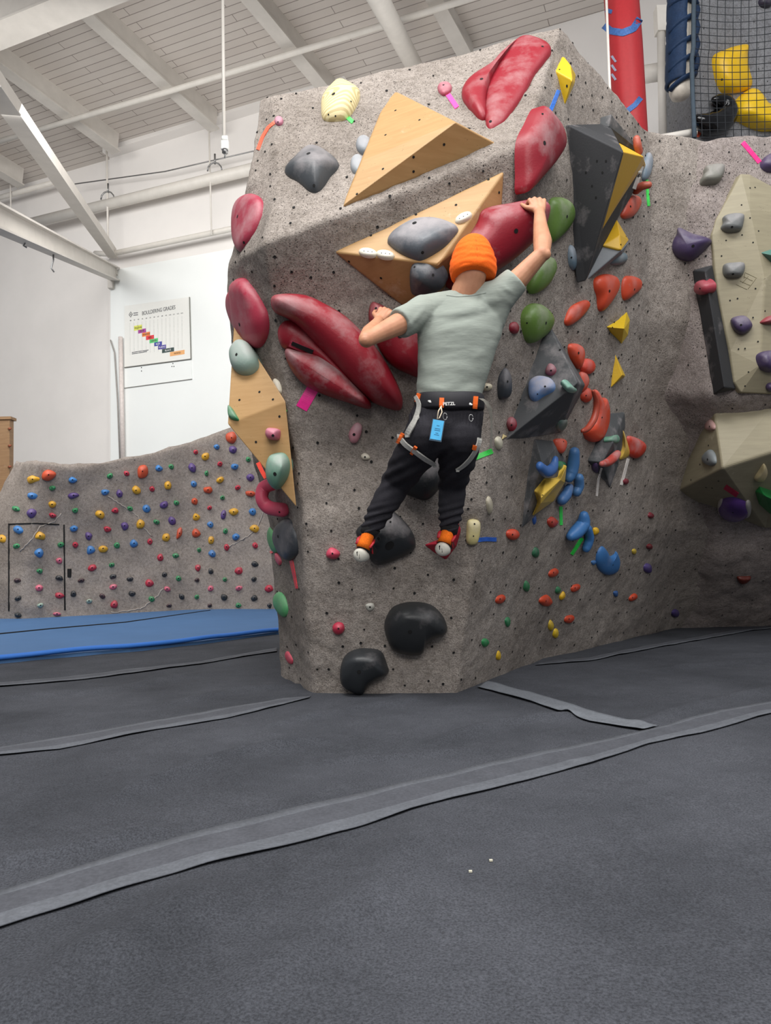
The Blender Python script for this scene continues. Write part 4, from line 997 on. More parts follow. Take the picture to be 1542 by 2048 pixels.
# --- on plywood 2
hold('large grey shield-shaped hold on the middle plywood volume', [(790, 462), (828, 441), (870, 438), (905, 449), (917, 460), (905, 478), (885, 498), (852, 518), (834, 521), (805, 510), (782, 494), (775, 482)], .08, '#50565d', (850, 475), ['w2'], .45, power=1.9, holes=((829, 446, .012), (845, 505, .008)), cen=(820, 470))
hold('smaller grey hold on the lower face of the middle plywood volume', [(824, 530), (850, 527), (868, 534), (885, 552), (888, 573), (862, 585), (832, 587), (822, 570)], .08, '#3d4248', (848, 558), ['w2'], .4, power=1.9, holes=((829, 534, .006), (866, 550, .007)), cen=(845, 555))
for x, y, rot, lab in ((736, 506, 8, 'left of a pair of little bone-white foot chips on the middle plywood volume'), (771, 510, 8, 'right of a pair of little bone-white foot chips on the middle plywood volume'), (927, 436, -28, 'single bone-white foot chip at the right of the middle plywood volume')):
    hold(lab, ell(x, y, 19, 9, rot), .02, '#d8d2c0', None, ['w2'], .2, K=4, n=20, skirt=.006, holes=[(x + d, y - 3 + d * (.1 if x < 900 else -.5), .0025) for d in (-8, 0, 8)], cen=(x, y))
# --- lower front
def small(label, x, y, a, b, col, h=.04, keys=BW, rot=0, chalk=.15, hole=True, power=2.0, out=None, **kw):
    return hold(label, out or ell(x, y, a, b, rot, 7, .14), h, col, None, keys, chalk, K=5, n=24, power=power, cen=(x, y), holes=((x, y, .0055),) if hole else (), lump=.03, **kw)
small('pink square-ish hold on the front of the boulder left of the white-heeled shoe', 665, 1107, 14, 12, '#c9455e', .06)
small('crimson knob low on the front of the boulder above the small black hold', 677, 1257, 12, 12, '#b52c46', .05)
small('pale grey round disc hold low on the boulder front', 740, 1214, 9, 9, '#a9a89e', .015)
small('small bone-white hold left of the climber\'s thigh', 730, 914, 10, 7, '#d3ccb8', .025, rot=20)
hold('pale pink ear-shaped hold left of the climber\'s hip', [(714, 845), (724, 852), (722, 868), (714, 884), (702, 885), (697, 870), (703, 855)], .05, '#c98893', None, BW, .5, holes=((708, 869, .008),))
hold('large black bean-shaped hold near the foot of the boulder', [(832, 1204), (862, 1209), (884, 1229), (894, 1252), (889, 1266), (866, 1275), (849, 1290), (842, 1306), (820, 1309), (788, 1300), (773, 1275), (769, 1245), (783, 1216), (806, 1206)], .15, BLK, [(822, 1240), (850, 1245)], BW, .1, power=2.2, holes=((820, 1264, .012), (884, 1260, .005)))
hold('smaller black bean-shaped hold touching the mat at the boulder foot', [(735, 1296), (762, 1302), (773, 1325), (777, 1345), (757, 1355), (738, 1368), (725, 1387), (702, 1380), (684, 1365), (682, 1336), (690, 1311), (710, 1298)], .13, '#2b2e31', [(715, 1325), (740, 1325)], BW, .15, holes=((718, 1344, .012),))
o = hold('big black chalky hold beside the left foot with a dark pocket', [(780, 1020), (792, 1026), (820, 1055), (831, 1082), (826, 1101), (795, 1118), (756, 1130), (738, 1115), (722, 1085), (712, 1062), (735, 1040), (762, 1030)], .12, '#25282b', (785, 1068), BW, .4, power=1.9, holes=((757, 1077, .009), (781, 1044, .006)), reg='footblack')
h_ = cast(779, 1091, ['footblack']); mb = MB(); disc(mb, h_[0], h_[1], .028, 12, .002, .022); mb.build('pocket', MAT['dark'], o, smooth=False)
hold('black chalky hold visible between the climber\'s legs', [(868, 900), (880, 925), (886, 952), (880, 975), (855, 1000), (830, 996), (802, 982), (795, 962), (818, 930), (846, 903)], .11, '#26292c', (845, 950), BW, .35, power=1.9)
volume('red star-pointed hold under the climber\'s right foot', [(917, 1043, .0), (923, 1060, 0), (914, 1092, 0), (892, 1121, 0), (868, 1106, 0), (847, 1090, 0), (880, 1078, .0), (893, 1058, 0), (893, 1085, .10)], [0, 1, 2, 3, 4, 5, 6, 7], [(i, (i + 1) % 8, 8) for i in range(8)], m_hold('#9c1a30', .2), BW, name='climbing_hold', cat='climbing hold', bev=.01, reg='footred', cen=(890, 1085))
hold('cream block hold right of the climber\'s right foot', [(937, 1040), (958, 1042), (959, 1066), (952, 1087), (934, 1086), (933, 1062)], .05, '#cfc389', None, BW, .3, power=3.2, holes=((949, 1048, .005), (947, 1072, .004)))
tape('blue tape stuck right of the cream block hold', [(954, 1080), (972, 1078), (992, 1079)], 8, '#2a5fc0', BW)
small('slim bone-white hold on the boulder edge above the cream block', 978, 1010, 6, 17, '#b8b09a', .03, hole=False)
small('small bone-white two-hole hold right of the climber\'s waist', 974, 774, 11, 8, '#cbc2a8', .03, rot=-15)
small('small ivory oval hold below the right end of the harness strap', 996, 886, 7, 14, '#c9c4ae', .03, hole=False)
tape('green tape with pen writing right of the climber\'s hip', [(947, 917), (984, 902)], 10, '#37c94c', BW)
hold('dark grey fin-shaped hold right of the climber\'s waist', [(1008, 735), (1016, 750), (1018, 775), (1014, 794), (998, 798), (994, 775), (998, 750)], .06, '#3a3f45', None, BW, .2, holes=((1015, 763, .007),))
small('small dark red hold between the climber\'s torso and the lowest big green hold', 1027, 655, 9, 13, '#8a1a2c', .04, hole=False)
# --- green
hold('big olive green hold right of the raised forearm, topmost of the three', [(1098, 397), (1122, 396), (1140, 410), (1143, 436), (1126, 465), (1100, 487), (1090, 470), (1090, 420)], .15, GRN, (1118, 425), BW, .35, holes=((1134, 433, .009),), cen=(1112, 440))
hold('olive green hold below the raised elbow, middle one of the three', [(1086, 513), (1102, 517), (1107, 538), (1092, 570), (1070, 587), (1055, 585), (1053, 565), (1060, 540), (1073, 520)], .13, GRN, (1082, 540), BW, .4, cen=(1078, 550))
hold('olive green hold above the black pyramid volume, lowest of the three', [(1055, 611), (1076, 608), (1098, 628), (1101, 648), (1086, 671), (1058, 687), (1045, 670), (1042, 635)], .14, GRN, (1070, 638), BW, .4, holes=((1092, 646, .009), (1054, 646, .005)))
small('slim dusty blue hold right of the middle green hold', 1143, 515, 8, 26, '#6e8494', .05, rot=-8, chalk=.4)
# --- right-face volumes
o = volume('big black pyramid volume in the middle of the right face with chalked left facet', [(1098, 648, .0), (1006, 884, 0), (1121, 866, 0), (1172, 770, 0), (1156, 766, .30)], [0, 1, 2, 3], [(0, 1, 4), (1, 2, 4), (2, 3, 4), (3, 0, 4)], MAT['greyvol'], BW, reg='bv3', cen=(1085, 800), holes=((1060, 690), (1040, 800), (1120, 700)))
hold('pale blue chalky hold in the middle of the black pyramid volume', [(1060, 764), (1076, 754), (1099, 757), (1110, 768), (1108, 782), (1088, 793), (1072, 803), (1060, 797), (1057, 778)], .06, '#4f84c2', (1082, 775), ['bv3'], .75, holes=((1090, 773, .006), (1075, 788, .004)), cen=(1082, 778))
small('dusty maroon block hold above the pale blue hold on the black pyramid', 1102, 741, 11, 12, '#8f4455', .04, ['bv3'], chalk=.3)
small('small mint hold at the right tip of the black pyramid volume', 1143, 779, 10, 7, '#7fae9c', .03, ['bv3'], chalk=.6, hole=False)
small('small grey-green hold on the dark lower facet of the black pyramid volume', 1124, 850, 9, 14, '#5f7a70', .03, ['bv3'], rot=25, chalk=.5, hole=False)
small('round dark red hold at the lower left corner of the black pyramid volume', 1023, 850, 11, 14, '#8e1b30', .06, ['bv3', 'boulder'])
hold('tiny cream wedge at the lower left tip of the black pyramid volume', [(1006, 868), (1014, 873), (1003, 879)], .02, '#d8c48c', None, BW, .1, K=3, n=12, sharp=True)
volume('long black kite-shaped volume under the black pyramid with blue and yellow holds', [(1072, 879, 0), (1043, 1057, 0), (1068, 1036, .0), (1142, 952, 0), (1122, 882, 0), (1108, 958, .07), (1085, 925, .07)], [0, 1, 2, 3, 4], [(0, 1, 6), (1, 5, 6), (1, 2, 5), (2, 3, 5), (3, 4, 5), (4, 6, 5), (4, 0, 6)], MAT['greyvol'], BW, reg='bv4', cen=(1090, 950), holes=((1056, 1022), (1078, 930)))
K4 = ['bv4', 'boulder']
sweep('dark blue crescent hold on the upper part of the black kite volume', [(1079, 932), (1093, 944), (1106, 936), (1111, 918)], [9, 12, 12, 7], '#3a66a6', K4, .04, .3, flat=.8)
hold('small orange hold right of the dark blue crescent', [(1109, 880), (1122, 877), (1131, 882), (1130, 896), (1122, 907), (1112, 900)], .05, '#d8563c', None, K4, .2, holes=((1127, 883, .005),))
small('small green hold between crescent and long blue hold on the kite volume', 1122, 931, 10, 9, '#2f7a4c', .05, K4, rot=-20, hole=False)
volume('long pale yellow faceted hold on the lower part of the black kite volume', [(1134, 930, 0), (1130, 965, 0), (1108, 1002, 0), (1066, 1032, 0), (1076, 1004, 0), (1074, 984, 0), (1092, 958, 0), (1116, 954, 0), (1083, 993, .07), (1122, 958, .07), (1081, 1008, .07)], [0, 1, 2, 3, 4, 5, 6, 7], [(0, 1, 9), (1, 2, 10, 9), (2, 3, 10), (3, 4, 10), (4, 5, 8, 10), (5, 6, 8), (6, 7, 9, 8), (7, 0, 9), (8, 9, 10)], m_hold('#dcb84c', .35), K4, name='climbing_hold', cat='climbing hold', cen=(1100, 980), holes=((1105, 967, .005), (1080, 966, .005), (1085, 990, .005)))
sweep('upright long blue sausage hold, topmost of the blue trio right of the kite volume', [(1149, 903), (1147, 925), (1143, 945), (1138, 957)], [10, 12, 12, 9], '#3f6c9e', BW, .05, .3)
sweep('curved blue hold right of the long blue sausage hold', [(1158, 955), (1158, 972), (1153, 985)], [9, 10, 9], '#4673a4', BW, .03, .35)
sweep('blue chalky hold below the long blue sausage hold, lowest of the trio', [(1139, 974), (1132, 990), (1123, 1001)], [8, 11, 10], '#41699c', BW, .04, .45)
tape('vertical green tape below the blue trio', [(1121, 1013), (1122, 1050)], (6, 5), '#38d84e', BW)
o = sweep('blue two-finger hold with a green tape under it', [(1168, 1030), (1166, 1048), (1152, 1065), (1141, 1073)], [9, 14, 14, 9], BLU, BW, .05, .05)
sweep('blue right finger', [(1176, 1056), (1179, 1075), (1176, 1088), (1172, 1098)], [7, 9, 9, 8], BLU, BW, .03, .05, parent=o, name='lobe')
tape('green tape slanting down from the blue two-finger hold', [(1164, 1076), (1143, 1109)], (7, 6), '#33d84a', BW)
hold('round notched blue hold on the lower right face', [(1203, 1092), (1211, 1100), (1218, 1112), (1228, 1108), (1232, 1103), (1238, 1122), (1233, 1142), (1216, 1150), (1200, 1143), (1191, 1125), (1194, 1105)], .09, BLU, [(1210, 1120), (1220, 1126)], BW, .05, holes=((1226, 1130, .006),), cen=(1213, 1125))
small('tiny blue hold just left of the round notched blue hold', 1187, 1125, 5, 5, BLU, .02, hole=False)
# --- orange, yellow, small on the right face
hold('large orange teardrop hold high on the right face, left of a pair', [(1190, 556), (1208, 548), (1228, 554), (1234, 573), (1222, 599), (1204, 622), (1195, 618), (1193, 596), (1187, 575)], .13, ORG, (1213, 572), BW, .15, holes=((1219, 582, .01),))
hold('orange wedge hold high on the right face, right of a pair', [(1244, 557), (1260, 552), (1278, 560), (1279, 577), (1264, 591), (1249, 601), (1242, 592)], .11, ORG, (1262, 570), BW, .2, holes=((1269, 579, .009),))
hold('slanting orange hold with chalky top below the orange pair', [(1130, 634), (1140, 615), (1160, 602), (1174, 601), (1177, 612), (1165, 630), (1150, 644), (1134, 652), (1128, 646)], .10, ORG, [(1145, 630), (1162, 615)], BW, .4)
hold('orange hold touching the right side of the black pyramid, topmost of the column', [(1134, 690), (1150, 687), (1163, 696), (1165, 715), (1158, 737), (1147, 731), (1136, 708)], .10, ORG, (1152, 708), BW, .2, holes=((1157, 706, .009),), cen=(1155, 710))
hold('orange ball hold just below the topmost one of the orange column', ell(1173, 733, 15, 16), .09, '#d2402a', None, BW, .25)
hold('orange crescent hold at the right tip of the black pyramid', [(1158, 745), (1168, 744), (1175, 758), (1171, 775), (1159, 785), (1156, 770)], .07, ORG, None, BW, .3, cen=(1168, 765))
small('small orange hold above the hollow of the big orange flake', 1172, 791, 11, 15, '#c8442c', .06)
o = hold('big orange flake hold with a dark scooped left edge', [(1187, 778), (1199, 797), (1209, 796), (1215, 820), (1213, 850), (1203, 876), (1183, 884), (1166, 872), (1164, 858), (1180, 846), (1187, 822)], .15, '#cf4526', [(1200, 820), (1193, 858)], BW, .25, K=8, cen=(1195, 840), holes=((1204, 835, .006),))
sweep(None, [(1186, 782), (1193, 806), (1189, 835), (1176, 856), (1165, 862)], [3, 6, 7, 6, 4], '#a2422f', BW, .12, .3, parent=o, name='lip')
hold('orange hold with a chalky white tip at the right above a white tape', [(1253, 873), (1270, 875), (1288, 888), (1286, 904), (1271, 917), (1258, 911), (1254, 895)], .10, '#cc3b26', (1275, 893), BW, .6, cen=(1268, 895))
volume('yellow faceted pyramid hold on the right face below the orange pair', [(1214, 654, 0), (1243, 688, 0), (1256, 670, 0), (1260, 640, 0), (1254, 624, 0), (1236, 640, 0), (1248, 657, .09)], [0, 1, 2, 3, 4, 5], [(i, (i + 1) % 6, 6) for i in range(6)], m_hold('#dfbb22', .2), BW, name='climbing_hold', cat='climbing hold', bev=.006, cen=(1240, 655), holes=((1225, 655, .005),))
volume('yellow flat triangular hold below the yellow pyramid hold', [(1230, 707, 0), (1222, 775, 0), (1251, 752, 0), (1245, 750, .06)], [0, 1, 2], [(0, 1, 3), (1, 2, 3), (2, 0, 3)], m_hold('#dfb52a', .3), BW, name='climbing_hold', cat='climbing hold', bev=.005, cen=(1235, 745))
o = volume('small chalky dark volume below the orange flake with mixed holds on it', [(1216, 826, 0), (1250, 824, 0), (1251, 850, 0), (1237, 930, 0), (1221, 976, 0), (1178, 922, 0), (1190, 888, 0), (1226, 885, .12), (1205, 925, .08)], [0, 1, 2, 3, 4, 5, 6], [(0, 1, 7), (1, 2, 7), (2, 3, 7), (3, 4, 8, 7), (4, 5, 8), (5, 6, 8), (6, 7, 8), (6, 0, 7)], MAT['greyvol'], BW, reg='bv5', cen=(1215, 900))
K5 = ['bv5', 'boulder']
hold('cream-yellow triangular sliver on the right edge of the small dark volume', [(1243, 858), (1255, 893), (1256, 912), (1238, 919), (1245, 890)], .04, '#e0b852', None, K5, .2, K=4, n=20)
small('green chip hold on the chalky top of the small dark volume', 1231, 878, 8, 9, '#5b8f78', .03, K5, chalk=.6, hole=False)
sweep('pinkish white-chalked curved hold on the small dark volume', [(1203, 928), (1215, 925), (1228, 915), (1235, 907)], [5, 8, 9, 7], '#b5473e', K5, .04, .85)
small('purple chip at the left corner of the small dark volume', 1190, 935, 8, 10, '#4a3560', .03, K5, hole=False)
tape('left one of two white tapes hanging under the small dark volume', [(1203, 936), (1196, 960), (1193, 992)], 4, '#e4ddd6', K5)
tape('white tape under the chalk-tipped orange hold', [(1256, 917), (1249, 945), (1242, 970)], 5, '#e4ddd6', BW)
# --- large black + yellow volume, upper right face
volume('tall black wedge volume on the upper right face with a yellow slab beside it', [(1136, 249, 0.02), (1218, 247, 0), (1247, 303, .34), (1171, 563, 0), (1250, 330, 0)], [0, 3, 4, 1], [(0, 2, 3), (0, 1, 2), (1, 4, 2), (2, 4, 3)], MAT['blackvol'], BW, reg='bv1', cen=(1185, 360), bev=.01, holes=((1194, 322), (1172, 345), (1205, 345), (1184, 372), (1192, 395), (1212, 322)))
volume('long yellow triangular volume squeezed against the tall black wedge volume', [(1238, 286, .05), (1287, 313, .30), (1186, 491, 0), (1246, 303, .30), (1292, 330, 0)], [0, 2, 4], [(0, 3, 1), (3, 2, 1), (0, 2, 3), (1, 2, 4), (0, 1, 4)], m_hold('#d8a71f', .2), BW, reg='yv1', cen=(1240, 380), bev=.006)
volume('flat black strip volume above the yellow triangular volume', [(1223, 227, .06), (1287, 306, .06), (1262, 300, .03), (1238, 286, .03), (1217, 254, .05)], [0, 1, 2, 3, 4], [(0, 1, 2, 3, 4)], MAT['greyvol'], BW, cen=(1240, 265))
volume('dark underside volume below the long yellow triangular volume', [(1290, 326, .1), (1262, 395, .05), (1234, 440, .05), (1172, 562, .0), (1190, 487, .08), (1240, 400, .12)], [0, 1, 2, 3, 4, 5], [(0, 1, 5), (1, 2, 4, 5), (2, 3, 4)], MAT['blackvol'], BW, cen=(1230, 430), reg='dv1')
volume('grey and yellow lower wedge volume pointing down to the left', [(1205, 490, .04), (1243, 501, .14), (1258, 484, .0), (1168, 565, 0), (1244, 510, 0)], [0, 3, 4, 2], [(0, 1, 3), (3, 1, 4), (0, 2, 1), (1, 2, 4)], m_hold('#82868a', .5, .8), BW, reg='gv1', cen=(1215, 520))
volume('short yellow wedge above the grey lower wedge volume', [(1234, 439, .02), (1205, 491, .05), (1243, 501, .15), (1258, 480, .02), (1240, 470, .12)], [0, 1, 2, 3], [(0, 1, 4), (1, 2, 4), (2, 3, 4), (3, 0, 4)], m_hold('#deb02a', .15), BW, name='climbing_hold', cat='climbing hold', cen=(1235, 480), holes=((1252, 473, .006), (1242, 489, .006)))
small('blue-grey hold tucked under the grey lower wedge volume', 1236, 517, 20, 12, '#65777f', .06, rot=-20, chalk=.4, hole=False)
K1 = BW
sweep('orange finger-shaped hold pointing up at the top right edge of the right face', [(1273, 277), (1275, 290), (1279, 304)], [6, 7, 6], '#b05a48', BW, .08, .3)
sweep('orange finger hold poking out to the right beside the green tape', [(1272, 380), (1285, 372), (1298, 370)], [8, 7, 6], '#a8523e', BW, [.06, .12, .16], .3)
hold('orange knob hold below the outward-poking orange finger', [(1252, 396), (1273, 392), (1279, 408), (1264, 433), (1245, 438), (1241, 425)], .09, '#c04a32', (1262, 412), BW, .2, holes=((1261, 413, .008),))
tape('thick white tape beside the long yellow triangular volume', [(1283, 332), (1276, 355), (1268, 378)], 7, '#d9d9d4', ['yv1', 'dv1', 'boulder'])
hold('dusty blue-grey hold at the far right edge of the right face', [(1296, 305), (1303, 318), (1300, 342), (1292, 360), (1283, 358), (1284, 332)], .08, '#6d7d8a', None, BW, .4, cen=(1292, 335))
tape('bright green tape hanging at the inner corner beside the orange finger', [(1293, 360), (1295, 390), (1297, 412)], 5, '#44e05c', ['boulder', 'right'])
# small ones, lower right face
sm = [(1025, 1069, 13, 12, '#cf4a30', 'orange hold with green rim right of the blue tape', .06), (1104, 1044, 10, 11, '#b93c2a', 'small dark orange hold below the black kite volume tip', .04),
      (1107, 1145, 11, 9, ORG, 'small orange hold left below the round notched blue hold', .05), (1150, 1176, 11, 9, ORG, 'small orange hold directly below the green slanting tape', .05), (1000, 1198, 13, 10, ORG, 'orange hold nearest the boulder corner in the lower area', .05),
      (1092, 1202, 12, 15, ORG, 'largest of the orange holds in the lower right face area', .07), (1265, 1195, 10, 8, ORG, 'rightmost small orange hold low on the right face', .04), (1138, 1238, 11, 9, ORG, 'lowest orange hold on the right face', .05),
      (1070, 1105, 7, 10, '#2f6b4a', 'small green hold right of the orange hold with blue tape', .03), (1052, 1172, 6, 12, '#2f7a4c', 'slim green hold in the middle of the small lower holds', .03), (1115, 1180, 6, 8, '#2f7a50', 'small green hold touching a yellow one', .03),
      (1015, 1244, 6, 10, '#2f7f50', 'green chip hold low near the boulder corner, higher of two', .03), (970, 1285, 7, 9, '#2f8a50', 'lowest green chip hold near the boulder corner', .03),
      (1124, 1192, 5, 9, YEL, 'yellow chip hold just below a small green hold', .02), (1101, 1251, 6, 11, '#d8b62c', 'upper one of two yellow chips low on the right face', .02), (1111, 1266, 6, 10, '#e0bd26', 'lower one of two yellow chips low on the right face', .02),
      (996, 1311, 5, 10, '#e3b81f', 'yellow chip hold nearest to the mat', .02), (1191, 1062, 6, 8, YEL, 'yellow chip right of the blue two-finger hold', .02), (1268, 1103, 5, 6, '#c9ad3a', 'tiny yellow chip far right of the round blue hold', .02),
      (1068, 1040, 4, 10, '#2f5fb0', 'small blue sliver at the bottom tip of the yellow faceted hold', .02), (1251, 963, 6, 6, '#7c2230', 'small maroon hold right of the two white tapes', .03), (1301, 1031, 6, 6, '#7a1f2c', 'upper small maroon hold on the right part of the right face', .03),
      (1298, 1093, 6, 6, '#6f2428', 'lower small maroon hold on the right part of the right face', .03), (1295, 1136, 9, 10, '#4f3f7a', 'purple knob below the two maroon holds', .05), (1231, 1187, 5, 6, '#2f5a94', 'tiny blue hold left of the rightmost orange hold', .03), (1349, 1226, 9, 8, '#4a3c70', 'purple knob lowest on the wall near the mat', .04)]
for x, y, a, b_, c, lab, h_ in sm:
    rot = -35 if c == ORG and a > 9 else (20 if c == YEL else 0)
    small(lab, x, y, a, b_ * (.8 if rot == -35 else 1), c, h_, ['boulder', 'right'], rot=rot, chalk=.05, hole=a > 9, group='small holds on the lower right face')
# --- right wall
RW = ['right']
volume('tall tan sand-coated volume on the upper right wall with a carved square emblem', [(1482, 347, .03), (1500, 348, .03), (1545, 372, .03), (1660, 430, .03), (1660, 770, .03), (1560, 788, .03), (1482, 785, .03), (1468, 765, .03), (1459, 700, .03), (1440, 610, .03), (1430, 540, .03), (1424, 470, .03), (1432, 440, .03), (1462, 385, .03), (1500, 420, .10), (1530, 560, .14), (1520, 730, .13)], list(range(14)),
       [(0, 1, 14), (1, 2, 14), (2, 3, 15, 14), (3, 4, 16, 15), (4, 5, 16), (5, 6, 16), (6, 7, 16), (7, 8, 16), (8, 9, 15, 16), (9, 10, 15), (10, 11, 14, 15), (11, 12, 14), (12, 13, 14), (13, 0, 14)], MAT['tan'], RW, reg='tan1', cen=(1500, 600), bev=.012,
       holes=[(x, y, .006) for x, y in ((1500, 376), (1483, 410), (1510, 375), (1500, 436), (1517, 462), (1484, 470), (1452, 481), (1506, 485), (1443, 512), (1511, 577), (1475, 597), (1460, 601), (1530, 622), (1506, 635), (1516, 683), (1490, 697), (1477, 698), (1497, 744), (1490, 772))])
volume('lower tan faceted volume on the overhang of the right wall', [(1427, 814, .02), (1545, 819, .04), (1680, 830, .04), (1690, 1040, 0), (1531, 1058, 0), (1382, 1000, 0), (1353, 983, 0), (1445, 936, .55), (1560, 900, .35)], [0, 6, 5, 4, 3, 2, 1], [(0, 6, 7), (6, 5, 7), (5, 4, 7), (7, 4, 8), (4, 3, 8), (3, 2, 8), (2, 1, 8), (1, 0, 7, 8)], MAT['tan'], RW, reg='tan2', cen=(1470, 930), bev=.02,
       holes=[(x, y, .008) for x, y in ((1437, 830), (1461, 843), (1477, 857), (1510, 845), (1468, 882), (1524, 894), (1417, 891), (1382, 960), (1400, 929), (1412, 975), (1424, 976), (1437, 962))])
# carved emblem
def line3(pts, key, r, par, mat):
    q = []
    for a, c in zip(pts[:-1], pts[1:]):
        for t in range(5):
            h = cast(a[0] + (c[0] - a[0]) * t / 5, a[1] + (c[1] - a[1]) * t / 5, [key])
            if h: q.append(h[0])
    h = cast(*pts[-1], [key]); q.append(h[0]) if h else None
    mb = MB(); mb.tube(q, r, 6); o = mb.build('carved_emblem_line', mat, par); return o
tan1 = [o for o in bpy.data.objects if o.get('label', '').startswith('tall tan')][0]
groove = m_plain('carved_groove', '#746c55', .9)
for pts in ([(1472, 569), (1494, 579)], [(1488, 557), (1490, 545), (1513, 556), (1496, 578)], [(1480, 562), (1500, 571)], [(1487, 553), (1505, 562)], [(1497, 552), (1485, 566)]): line3(pts, 'tan1', .0022, tan1, groove)
T1 = ['tan1']; T2 = ['tan2']
small('grey-green block hold left of the tall tan volume, near the wall top', 1423, 353, 22, 18, '#77776f', .09, RW, chalk=.1, hole=False, power=3, out=[(1408, 338), (1442, 333), (1447, 343), (1439, 364), (1420, 373), (1401, 370), (1400, 360), (1406, 352)])
hold_specs = [
 ('upper grey block hold on the tall tan volume', [(1446, 434), (1465, 428), (1486, 430), (1486, 446), (1480, 462), (1455, 466), (1441, 458), (1445, 447)], .08, '#6d7070', T1, ((1464, 454, .009),)),
 ('lower grey block hold on the tall tan volume beside the carved emblem', [(1447, 530), (1465, 526), (1487, 527), (1487, 545), (1478, 555), (1455, 556), (1446, 548)], .08, '#6d7070', T1, ((1466, 548, .009),)),
 ('purple wedge-shaped hold left of the tall tan volume', [(1358, 455), (1385, 467), (1422, 479), (1412, 498), (1385, 521), (1358, 520), (1342, 505), (1344, 485), (1354, 470)], .14, PUR, RW, ((1386, 492, .011),)),
 ('small purple oval hold on the lower half of the tall tan volume', [(1468, 634), (1490, 632), (1504, 648), (1500, 660), (1484, 669), (1468, 660), (1461, 643)], .07, PUR, T1, ((1482, 650, .008),)),
 ('purple hold at the right frame edge, lower one of the larger two', [(1516, 708), (1530, 702), (1550, 704), (1555, 735), (1540, 745), (1520, 738), (1514, 722)], .08, PUR, T1, ()),
 ('little purple hold at the bottom right corner of the tall tan volume', ell(1541, 774, 10, 9), .04, PUR, T1, ()),
 ('purple hold at the right frame edge near the wall top beside pink tape', [(1520, 325), (1535, 311), (1560, 308), (1562, 340), (1540, 346), (1523, 338)], .1, PUR, RW, ()),
 ('red ridged hold cut by the right frame edge on the tall tan volume', [(1521, 644), (1535, 633), (1560, 630), (1560, 645), (1530, 649)], .05, '#8c3a42', T1, ()),
 ('red ribbed shell-shaped hold at the top of the black plank volume', [(1398, 562), (1410, 560), (1420, 570), (1418, 585), (1405, 590), (1393, 584), (1392, 572)], .07, '#9c3b48', ['plank', 'right'], ((1400, 577, .007),)),
 ('pinkish shell hold on the left facet of the lower tan volume', [(1422, 839), (1430, 848), (1430, 859), (1420, 861), (1412, 857), (1413, 846)], .05, '#b58f8a', T2, ((1419, 853, .008),)),
 ('grey triangular hold on the left facet of the lower tan volume', [(1421, 899), (1431, 908), (1433, 926), (1422, 932), (1408, 924), (1407, 912)], .07, '#7d8487', T2, ((1415, 919, .01),)),
 ('cream wedge hold on the lower tan volume left of the green one', [(1528, 927), (1534, 944), (1524, 962), (1508, 958), (1518, 940)], .06, '#c7b78c', T2, ())]
volume('black and grey plank volume standing left of the tall tan volume', [(1387, 540, .0), (1425, 530, .02), (1472, 778, 0), (1428, 789, 0), (1410, 542, .13), (1449, 775, .13)], [0, 3, 2, 1], [(0, 4, 5, 3), (4, 1, 2, 5), (0, 1, 4), (3, 5, 2)], MAT['blackvol'], RW, reg='plank', cen=(1428, 660), bev=.01)
for lab, out, h_, c, ks, hs in hold_specs: hold(lab, out, h_, c, None, ks, .15, holes=hs, K=6)
volume('green faceted hold at the right frame edge on the tall tan volume', [(1521, 505, 0), (1545, 497, 0), (1575, 520, 0), (1550, 532, 0), (1545, 510, .07)], [0, 3, 2, 1], [(i, (i + 1) % 4, 4) for i in range(4)], m_hold('#4f7a70', .2), T1, name='climbing_hold', cat='climbing hold', cen=(1535, 515))
volume('dark green faceted block hold cut by the right frame edge on the lower tan volume', [(1509, 982, 0), (1519, 972, 0), (1560, 990, .0), (1570, 1035, 0), (1540, 1028, 0), (1517, 1008, 0), (1530, 992, .13), (1560, 1005, .13)], [0, 5, 4, 3, 2, 1], [(0, 1, 6), (1, 2, 7, 6), (2, 3, 7), (3, 4, 7), (4, 5, 6, 7), (5, 0, 6)], m_hold('#1f7a3c', .05), T2, name='climbing_hold', cat='climbing hold', cen=(1530, 995))
o = hold('glossy purple ball hold with white ends under the lower tan volume', ell(1469, 1014, 33, 25, 5), .2, '#5b3a86', None, T2 + RW, 0.0, rough=.2, holes=((1466, 1025, .008),), cen=(1455, 1005), K=9)
for sx, lab in ((-1, 'white chalky left end'), (1, 'white chalky right end')):
    hold(lab, ell(1469 + sx * 25, 1015 + sx * 2, 9, 17), .17, '#b9b4b0', None, T2 + RW, .5, parent=o, name='end_cap', plane=local_plane(ell(1469, 1014, 30, 22), T2 + RW, (1455, 1005)))
tape('hot pink tape at upper right beside the purple hold at the frame edge', [(1485, 285), (1519, 325)], 9, '#ff2f82', RW)
tape('dark red tape above the glossy purple ball hold', [(1450, 973), (1475, 990)], 10, '#c21f4a', T2)
hold('low red-brown shelf hold deep under the right overhang', [(1474, 1154), (1490, 1152), (1502, 1154), (1493, 1164), (1480, 1166)], .08, '#6a2a20', None, RW, .05, K=5)
